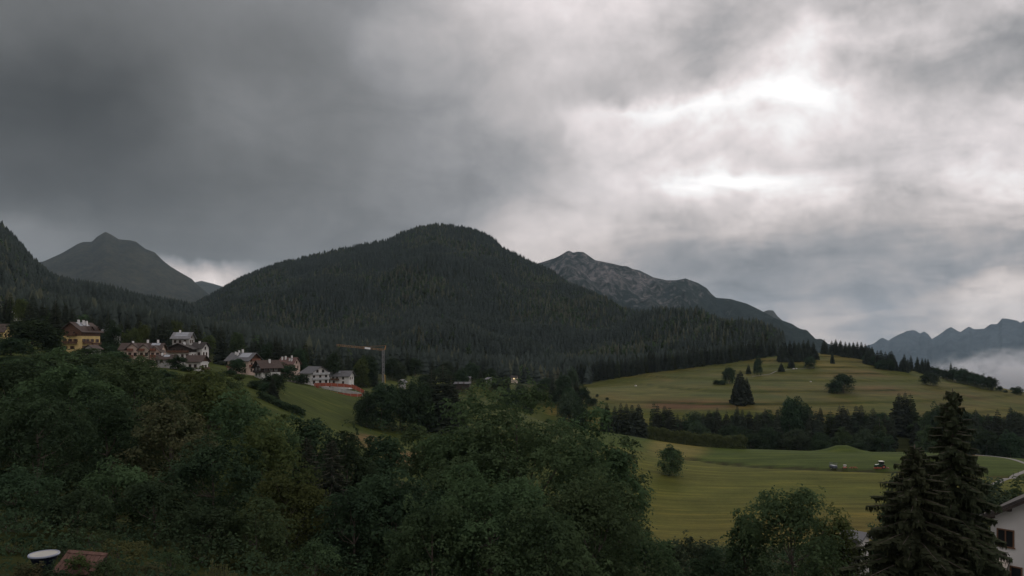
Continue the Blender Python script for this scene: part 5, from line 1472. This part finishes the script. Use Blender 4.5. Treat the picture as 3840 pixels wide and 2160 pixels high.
# ------------------------------------------------------------------ building site: pit wall and orange mesh fence
conc = mat('pale_concrete', (0.46, 0.45, 0.43), .9, .3, .6)
net = mat('orange_netting', (0.36, 0.10, 0.06), .85, .3, 1.5)
def strip(name, pix, Ys, h0, h1, m, th, label, cat, posts=False, pname='panel'):
    pts = [P(px, py, Y) for (px, py), Y in zip(pix, Ys)]
    o = pts[0]; e = empty(name, o)
    for k, (a, b__) in enumerate(zip(pts[:-1], pts[1:])):
        a = a - o; b__ = b__ - o
        d = (b__ - a); d.z = 0; d.normalize(); n_ = Vector((-d.y, d.x, 0)) * th
        A = [a + Vector((0, 0, -h0)), b__ + Vector((0, 0, -h0))]; B = [a + Vector((0, 0, h1[k])), b__ + Vector((0, 0, h1[k + 1]))]
        g_ = d * (.03 if posts else .004)
        MB().hexa([tuple(A[0] + g_), tuple(A[1] - g_), tuple(A[1] - g_ + n_), tuple(A[0] + g_ + n_), tuple(B[0] + g_), tuple(B[1] - g_), tuple(B[1] - g_ + n_), tuple(B[0] + g_ + n_)]).build(pname, m, e)
        if posts: MB().bar(a + Vector((0, 0, -h0 - .6)), a + Vector((0, 0, h1[k] + .2)), .05, n=5).build('post', WALL['metal'], e)
    if posts: MB().bar(b__ + Vector((0, 0, -h0 - .6)), b__ + Vector((0, 0, h1[-1] + .2)), .05, n=5).build('post', WALL['metal'], e)
    return tag(e, label, cat)
strip('site_fence', [(1178,1446),(1200,1447),(1222,1446),(1244,1447),(1266,1448),(1290,1449),(1318,1452)], [348,349,349,350,350,350,350], .3, [1.2,1.4,1.3,1.4,1.3,1.3,1.1], net, .05, 'red-orange mesh fence behind the building pit', 'fence', True)
strip('site_fence', [(1184,1448),(1200,1462),(1215,1468),(1240,1473),(1265,1477),(1290,1480),(1315,1482),(1340,1483),(1358,1482)], [343,339,336,335,334,333,333,334,336], .5, [.7,.6,.8,.7,.6,.8,.7,.7,.7], net, .05, 'orange mesh fence along the front of the building pit', 'fence', True)
strip('site_fence', [(1318,1453),(1335,1460),(1352,1468),(1366,1476)], [349,347,345,343], .3, [1.6,1.6,1.5,1.5], net, .05, 'orange mesh fence slanting down right of the building pit', 'fence', True)
strip('pit_wall', [(1206,1462),(1225,1466),(1250,1470),(1280,1474),(1305,1478),(1332,1480),(1358,1484)], [346,345,344,344,343,343,342], .8, [1.7,1.9,1.9,2.0,1.9,1.5,1.0], conc, .3, 'pale concrete wall of the open building pit', 'wall')
strip('garden_fence', [(1052,1446),(1064,1436),(1078,1434),(1092,1434),(1106,1435),(1120,1437),(1136,1440)], [338,345,348,350,350,350,351], .8, [.9,.9,1.0,1.0,1.0,1.0,1.0], mat('grey_fence_wood', (0.20, 0.18, 0.165), .9, .3, 2), .06, 'grey wooden fence left of the large white house', 'fence', True)

# ------------------------------------------------------------------ tractor and hay machines on the meadow
red = mat('machine_red', (0.38, 0.10, 0.06), .5, .2, 2); tgreen = mat('tractor_green', (0.03, 0.075, 0.045), .45, .2, 2); rubber = mat('tyre_rubber', (0.02, 0.02, 0.02), .9)
def wheel(parent, x, y, r, w, rim):
    o = MB().lathe([(r * .55, -w/2), (r * .92, -w/2), (r, -w * .3), (r, w * .3), (r * .92, w/2), (r * .55, w/2)], 18).build('wheel', rubber, parent)
    o.location = (x, y, r); o.rotation_euler = (math.pi / 2, 0, 0)
    MB().lathe([(0, -w * .3), (r * .58, -w * .38), (r * .58, w * .38), (0, w * .3)], 14).build('rim', rim, o)
def on_ground(px, py, y0=150, y1=320): return hit(px, py, y0, y1)
tl = on_ground(3302, 1756)
tr = empty('tractor', tl, math.radians(178))
MB().prism([(-.9, .75), (2.0, .80), (2.15, 1.05), (2.05, 1.55), (.55, 1.78), (-.9, 1.7)], 'y', -.42, .42).build('body', tgreen, tr)
cb_ = MB()
for sx in (-1.05, .45):
    for sy in (-.7, .7): cb_.bar((sx, sy, 1.55), (sx * .88, sy * .9, 2.75), .05)
cb_.box(-1.1, .5, -.72, .72, 1.3, 1.62); cab = cb_.build('cab', tgreen, tr)
MB().box(-.98, .36, -.60, .60, 1.63, 2.72).build('glass', glass, cab)
MB().prism([(-1.15, 2.75), (.6, 2.75), (.5, 2.93), (-1.05, 2.93)], 'y', -.78, .78).build('roof', mat('pale_cab_roof', (0.66, 0.64, 0.58), .6, .1, 2), tr)
for sy in (-.85, .85): wheel(tr, -.75, sy, .82, .42, red); wheel(tr, 1.5, sy * .92, .58, .34, red)
for sy in (-.85, .85): MB().prism([(-1.6, 1.3), (-1.2, 1.72), (-.3, 1.72), (.1, 1.3), (0, 1.3), (-.35, 1.62), (-1.15, 1.62), (-1.5, 1.3)], 'y', sy - .24, sy + .24).build('mudguard', tgreen, tr)
MB().bar((1.3, .30, 1.6), (1.3, .30, 2.5), .05, n=6).build('exhaust', rubber, tr)
ld = MB().bar((-1.6, 0, .7), (-2.4, 0, .6), .06); ld.box(-2.5, -2.35, -1.4, 1.4, .35, .6)
for k in range(9): ld.bar((-2.42, -1.3 + k * .325, .4), (-2.7, -1.3 + k * .325, .05), .03)
ld.build('hitch_rake', red, tr)
ml = MB().box(-.3, 2.9, .75, 1.0, .25, .62); ml.build('side_mower', red, tr)
tag(tr, 'green tractor with pale cab roof and red mower on the meadow', 'tractor')
vl = on_ground(3125, 1757)
tv = empty('trailer', vl, math.radians(15))
MB().box(-.85, .85, -1.3, 1.3, .45, .75).build('chassis', rubber, tv)
MB().box(-.82, .82, -1.25, 1.25, .76, 1.45).build('box', mat('slate_paint', (0.12, 0.135, 0.165), .6, .2, 2), tv)
mb = MB()
for k in range(5):
    for sy in (-1.22, 1.22): mb.bar((-.78 + k * .39, sy, 1.45), (-.78 + k * .39, sy, 2.35), .03)
for sy in (-1.22, 1.22): mb.bar((-.8, sy, 2.35), (.8, sy, 2.35), .04); mb.bar((-.8, sy, 1.9), (.8, sy, 1.9), .03)
mb.build('cage', mat('slate_bars', (0.16, 0.17, 0.20), .6), tv)
for sx in (-.95, .95): wheel(tv, sx, -.1, .34, .2, WALL['metal'])
for w_ in [o for o in tv.children if o.name.startswith('wheel')]: w_.rotation_euler = (math.pi / 2, 0, math.pi / 2)
MB().bar((0, -1.3, .55), (0, -2.3, .5), .05).build('drawbar', rubber, tv)
tag(tv, 'small slate-grey caged trailer parked on the meadow', 'trailer')
ml_ = on_ground(3168, 1756)
sp = empty('spreader', ml_, .3)
MB().lathe([(.15, .65), (.3, .7), (.62, 1.35), (.62, 1.42), (.55, 1.42), (.2, .8)], 16).build('hopper', mat('white_hopper', (0.62, 0.6, 0.57), .6, .1, 2), sp)
mb = MB().box(-.75, .75, -.3, .3, .25, .6); mb.bar((-.6, 0, .4), (-.45, 0, 1.0), .06); mb.bar((.6, 0, .4), (.45, 0, 1.0), .06); mb.build('frame', red, sp)
for sx in (-.7, .7): wheel(sp, sx, 0, .28, .14, red)
tag(sp, 'red hay machine with white hopper between trailer and tractor', 'farm machine')
rl = on_ground(3200, 1756)
rk_ = empty('hay_rake', rl, .15)
mb = MB().bar((-1.3, 0, .55), (1.3, 0, .55), .06); mb.bar((0, 0, .55), (0, -1.2, .4), .06); mb.build('beam', red, rk_)
for sx in (-.95, .95):
    mb = MB()
    for k in range(10):
        a = k * .628; mb.bar((sx, 0, .32), (sx + .75 * math.cos(a), .75 * math.sin(a), .22), .025); mb.bar((sx + .75 * math.cos(a), .75 * math.sin(a), .22), (sx + .78 * math.cos(a), .78 * math.sin(a), .02), .02)
    mb.lathe([(.1, .2), (.1, .6)], 8, (sx, 0, 0)).build('rotor', red, rk_)
for sx in (-.5, .5): wheel(rk_, sx, .3, .2, .1, rubber)
tag(rk_, 'low red hay rake lying next to the tractor', 'farm machine')

# ------------------------------------------------------------------ gravel tracks, posts, pale stones
gravel = mat('pale_gravel', (0.21, 0.20, 0.185), .95, .25, .8)
def ribbon(name, pts, w, m, label, lift=.05, sub=8):
    q = []
    for a, b__ in zip(pts[:-1], pts[1:]):
        for k in range(sub): q.append((a[0] + (b__[0] - a[0]) * k / sub, a[1] + (b__[1] - a[1]) * k / sub))
    q.append(pts[-1][:2]); q = np.array(q)
    for _ in range(6): q[1:-1] = .25 * q[:-2] + .5 * q[1:-1] + .25 * q[2:]
    d = np.gradient(q, axis=0); n_ = np.stack([-d[:, 1], d[:, 0]], 1); n_ /= np.linalg.norm(n_, axis=1)[:, None]
    cols = []
    for s_ in (-.5, -.17, .17, .5):
        p_ = q + n_ * w * s_
        cols.append(np.stack([p_[:, 0], p_[:, 1], np.maximum(gnd(p_[:, 0], p_[:, 1]), gnd(q[:, 0], q[:, 1])) + lift + (.12 if abs(s_) < .3 else 0)], 1))
    V = np.stack(cols, 1); m_ = V.shape[0]
    idx = np.arange(m_ * 4).reshape(m_, 4)
    f = np.stack([idx[:-1, :-1], idx[:-1, 1:], idx[1:, 1:], idx[1:, :-1]], -1).reshape(-1, 4)
    o = obj(name, mesh_np(name, V.reshape(-1, 3), f, True), m)
    return tag(o, label, kind='structure')
tk = [hit(3655, 1700, 240, 335), hit(3700, 1704, 240, 335), hit(3782, 1719, 230, 330), hit(3840, 1737, 220, 330), hit(3885, 1752, 220, 330), hit(3840, 1769, 200, 330), hit(3773, 1795, 200, 330), hit(3700, 1830, 180, 330)]
ribbon('gravel_track', [tuple(p_) for p_ in tk], 1.9, gravel, 'pale gravel track bending round the right meadow')
hpz = [hit(px, py, 560, 900) for px, py in [(2820, 1412), (2900, 1396), (2975, 1384), (3050, 1377)]]
ribbon('hill_path', [tuple(p_) for p_ in hpz], 1.2, gravel, 'thin pale path crossing the hill meadow')
for k, (px, py, w_) in enumerate([(3783, 1790, 'left'), (3800, 1783, 'middle'), (3818, 1775, 'right')]):
    p_ = hit(px, py, 190, 330)
    o = MB().bar((0, 0, -.5), (0, 0, 1.15), .08, .07, n=6).bar((0, 0, 1.15), (0, 0, 1.22), .07, .02, n=6).build('fence_post', WALL['darkwood']); o.location = p_
    tag(o, f'{w_} dark post beside the lower gravel track', 'post', 'posts along the track')
def stone(px, py, r, label, seed, m):
    p_ = hit(px, py, 420, 900)
    import bmesh
    bm = bmesh.new(); bmesh.ops.create_icosphere(bm, subdivisions=2, radius=r)
    for v in bm.verts: v.co *= 1 + .3 * mnoise.noise(v.co * 1.3 / r + Vector((seed, 0, 0))); v.co.z *= .62
    me = bpy.data.meshes.new('boulder'); bm.to_mesh(me); bm.free()
    o = obj('boulder', me, m); o.location = p_ + Vector((0, 0, r * .3))
    tag(o, label, 'boulder')
pst = mat('pale_stone', (0.55, 0.53, 0.5), .9, .2, .8)
stone(2384, 1448, 1.2, 'single pale stone in the left hill meadow', 1, pst)
stone(2976, 1384, 1.1, 'pale stone under the stout spruce, left one', 2, pst)
stone(2987, 1383, .9, 'pale stone under the stout spruce, right one', 3, pst)
stone(3040, 1432, .9, 'lone pale stone on the mid hill terrace', 4, pst)

# ------------------------------------------------------------------ mist lying in the far valley on the right
def mist(name, c, r, dens, seed, label):
    m = bpy.data.materials.new(name); m.use_nodes = True
    t = m.node_tree; t.nodes.clear(); gg = G(t)
    tcn = gg.n('ShaderNodeTexCoord')
    u = gg.v('SUBTRACT', gg.v('SCALE', tcn.outputs['Generated'], 2.0), (1, 1, 1))
    nz = gg.noise(gg.v('MULTIPLY', tcn.outputs['Object'], (1, 1, 1.6)), .0060, 5, .6)[0]
    d = gg.m('SUBTRACT', 1.0, gg.v('LENGTH', u))
    k = gg.m('MULTIPLY_ADD', gg.m('SUBTRACT', nz, .5), 3.4, gg.m('SUBTRACT', d, .16))
    k = gg.m('MULTIPLY', gg.m('MAXIMUM', k, 0.0), gg.m('MULTIPLY', d, 4.0, clamp=True))
    pv = gg.n('ShaderNodeVolumePrincipled'); pv.inputs['Color'].default_value = (.96, .97, 1, 1)
    t.links.new(gg.m('MULTIPLY', gg.m('MAXIMUM', k, 0), dens), pv.inputs['Density'])
    o_ = gg.n('ShaderNodeOutputMaterial'); t.links.new(pv.outputs[0], o_.inputs['Volume'])
    o = MB().box(-r[0], r[0], -r[1], r[1], -r[2], r[2]).build(name, m); o.location = c
    tag(o, label, kind='stuff')
c_ = P(3850, 1450, 4300)
mist('mist', tuple(c_), (680, 560, 250), .022, 1, 'white mist lying in the valley before the far range')
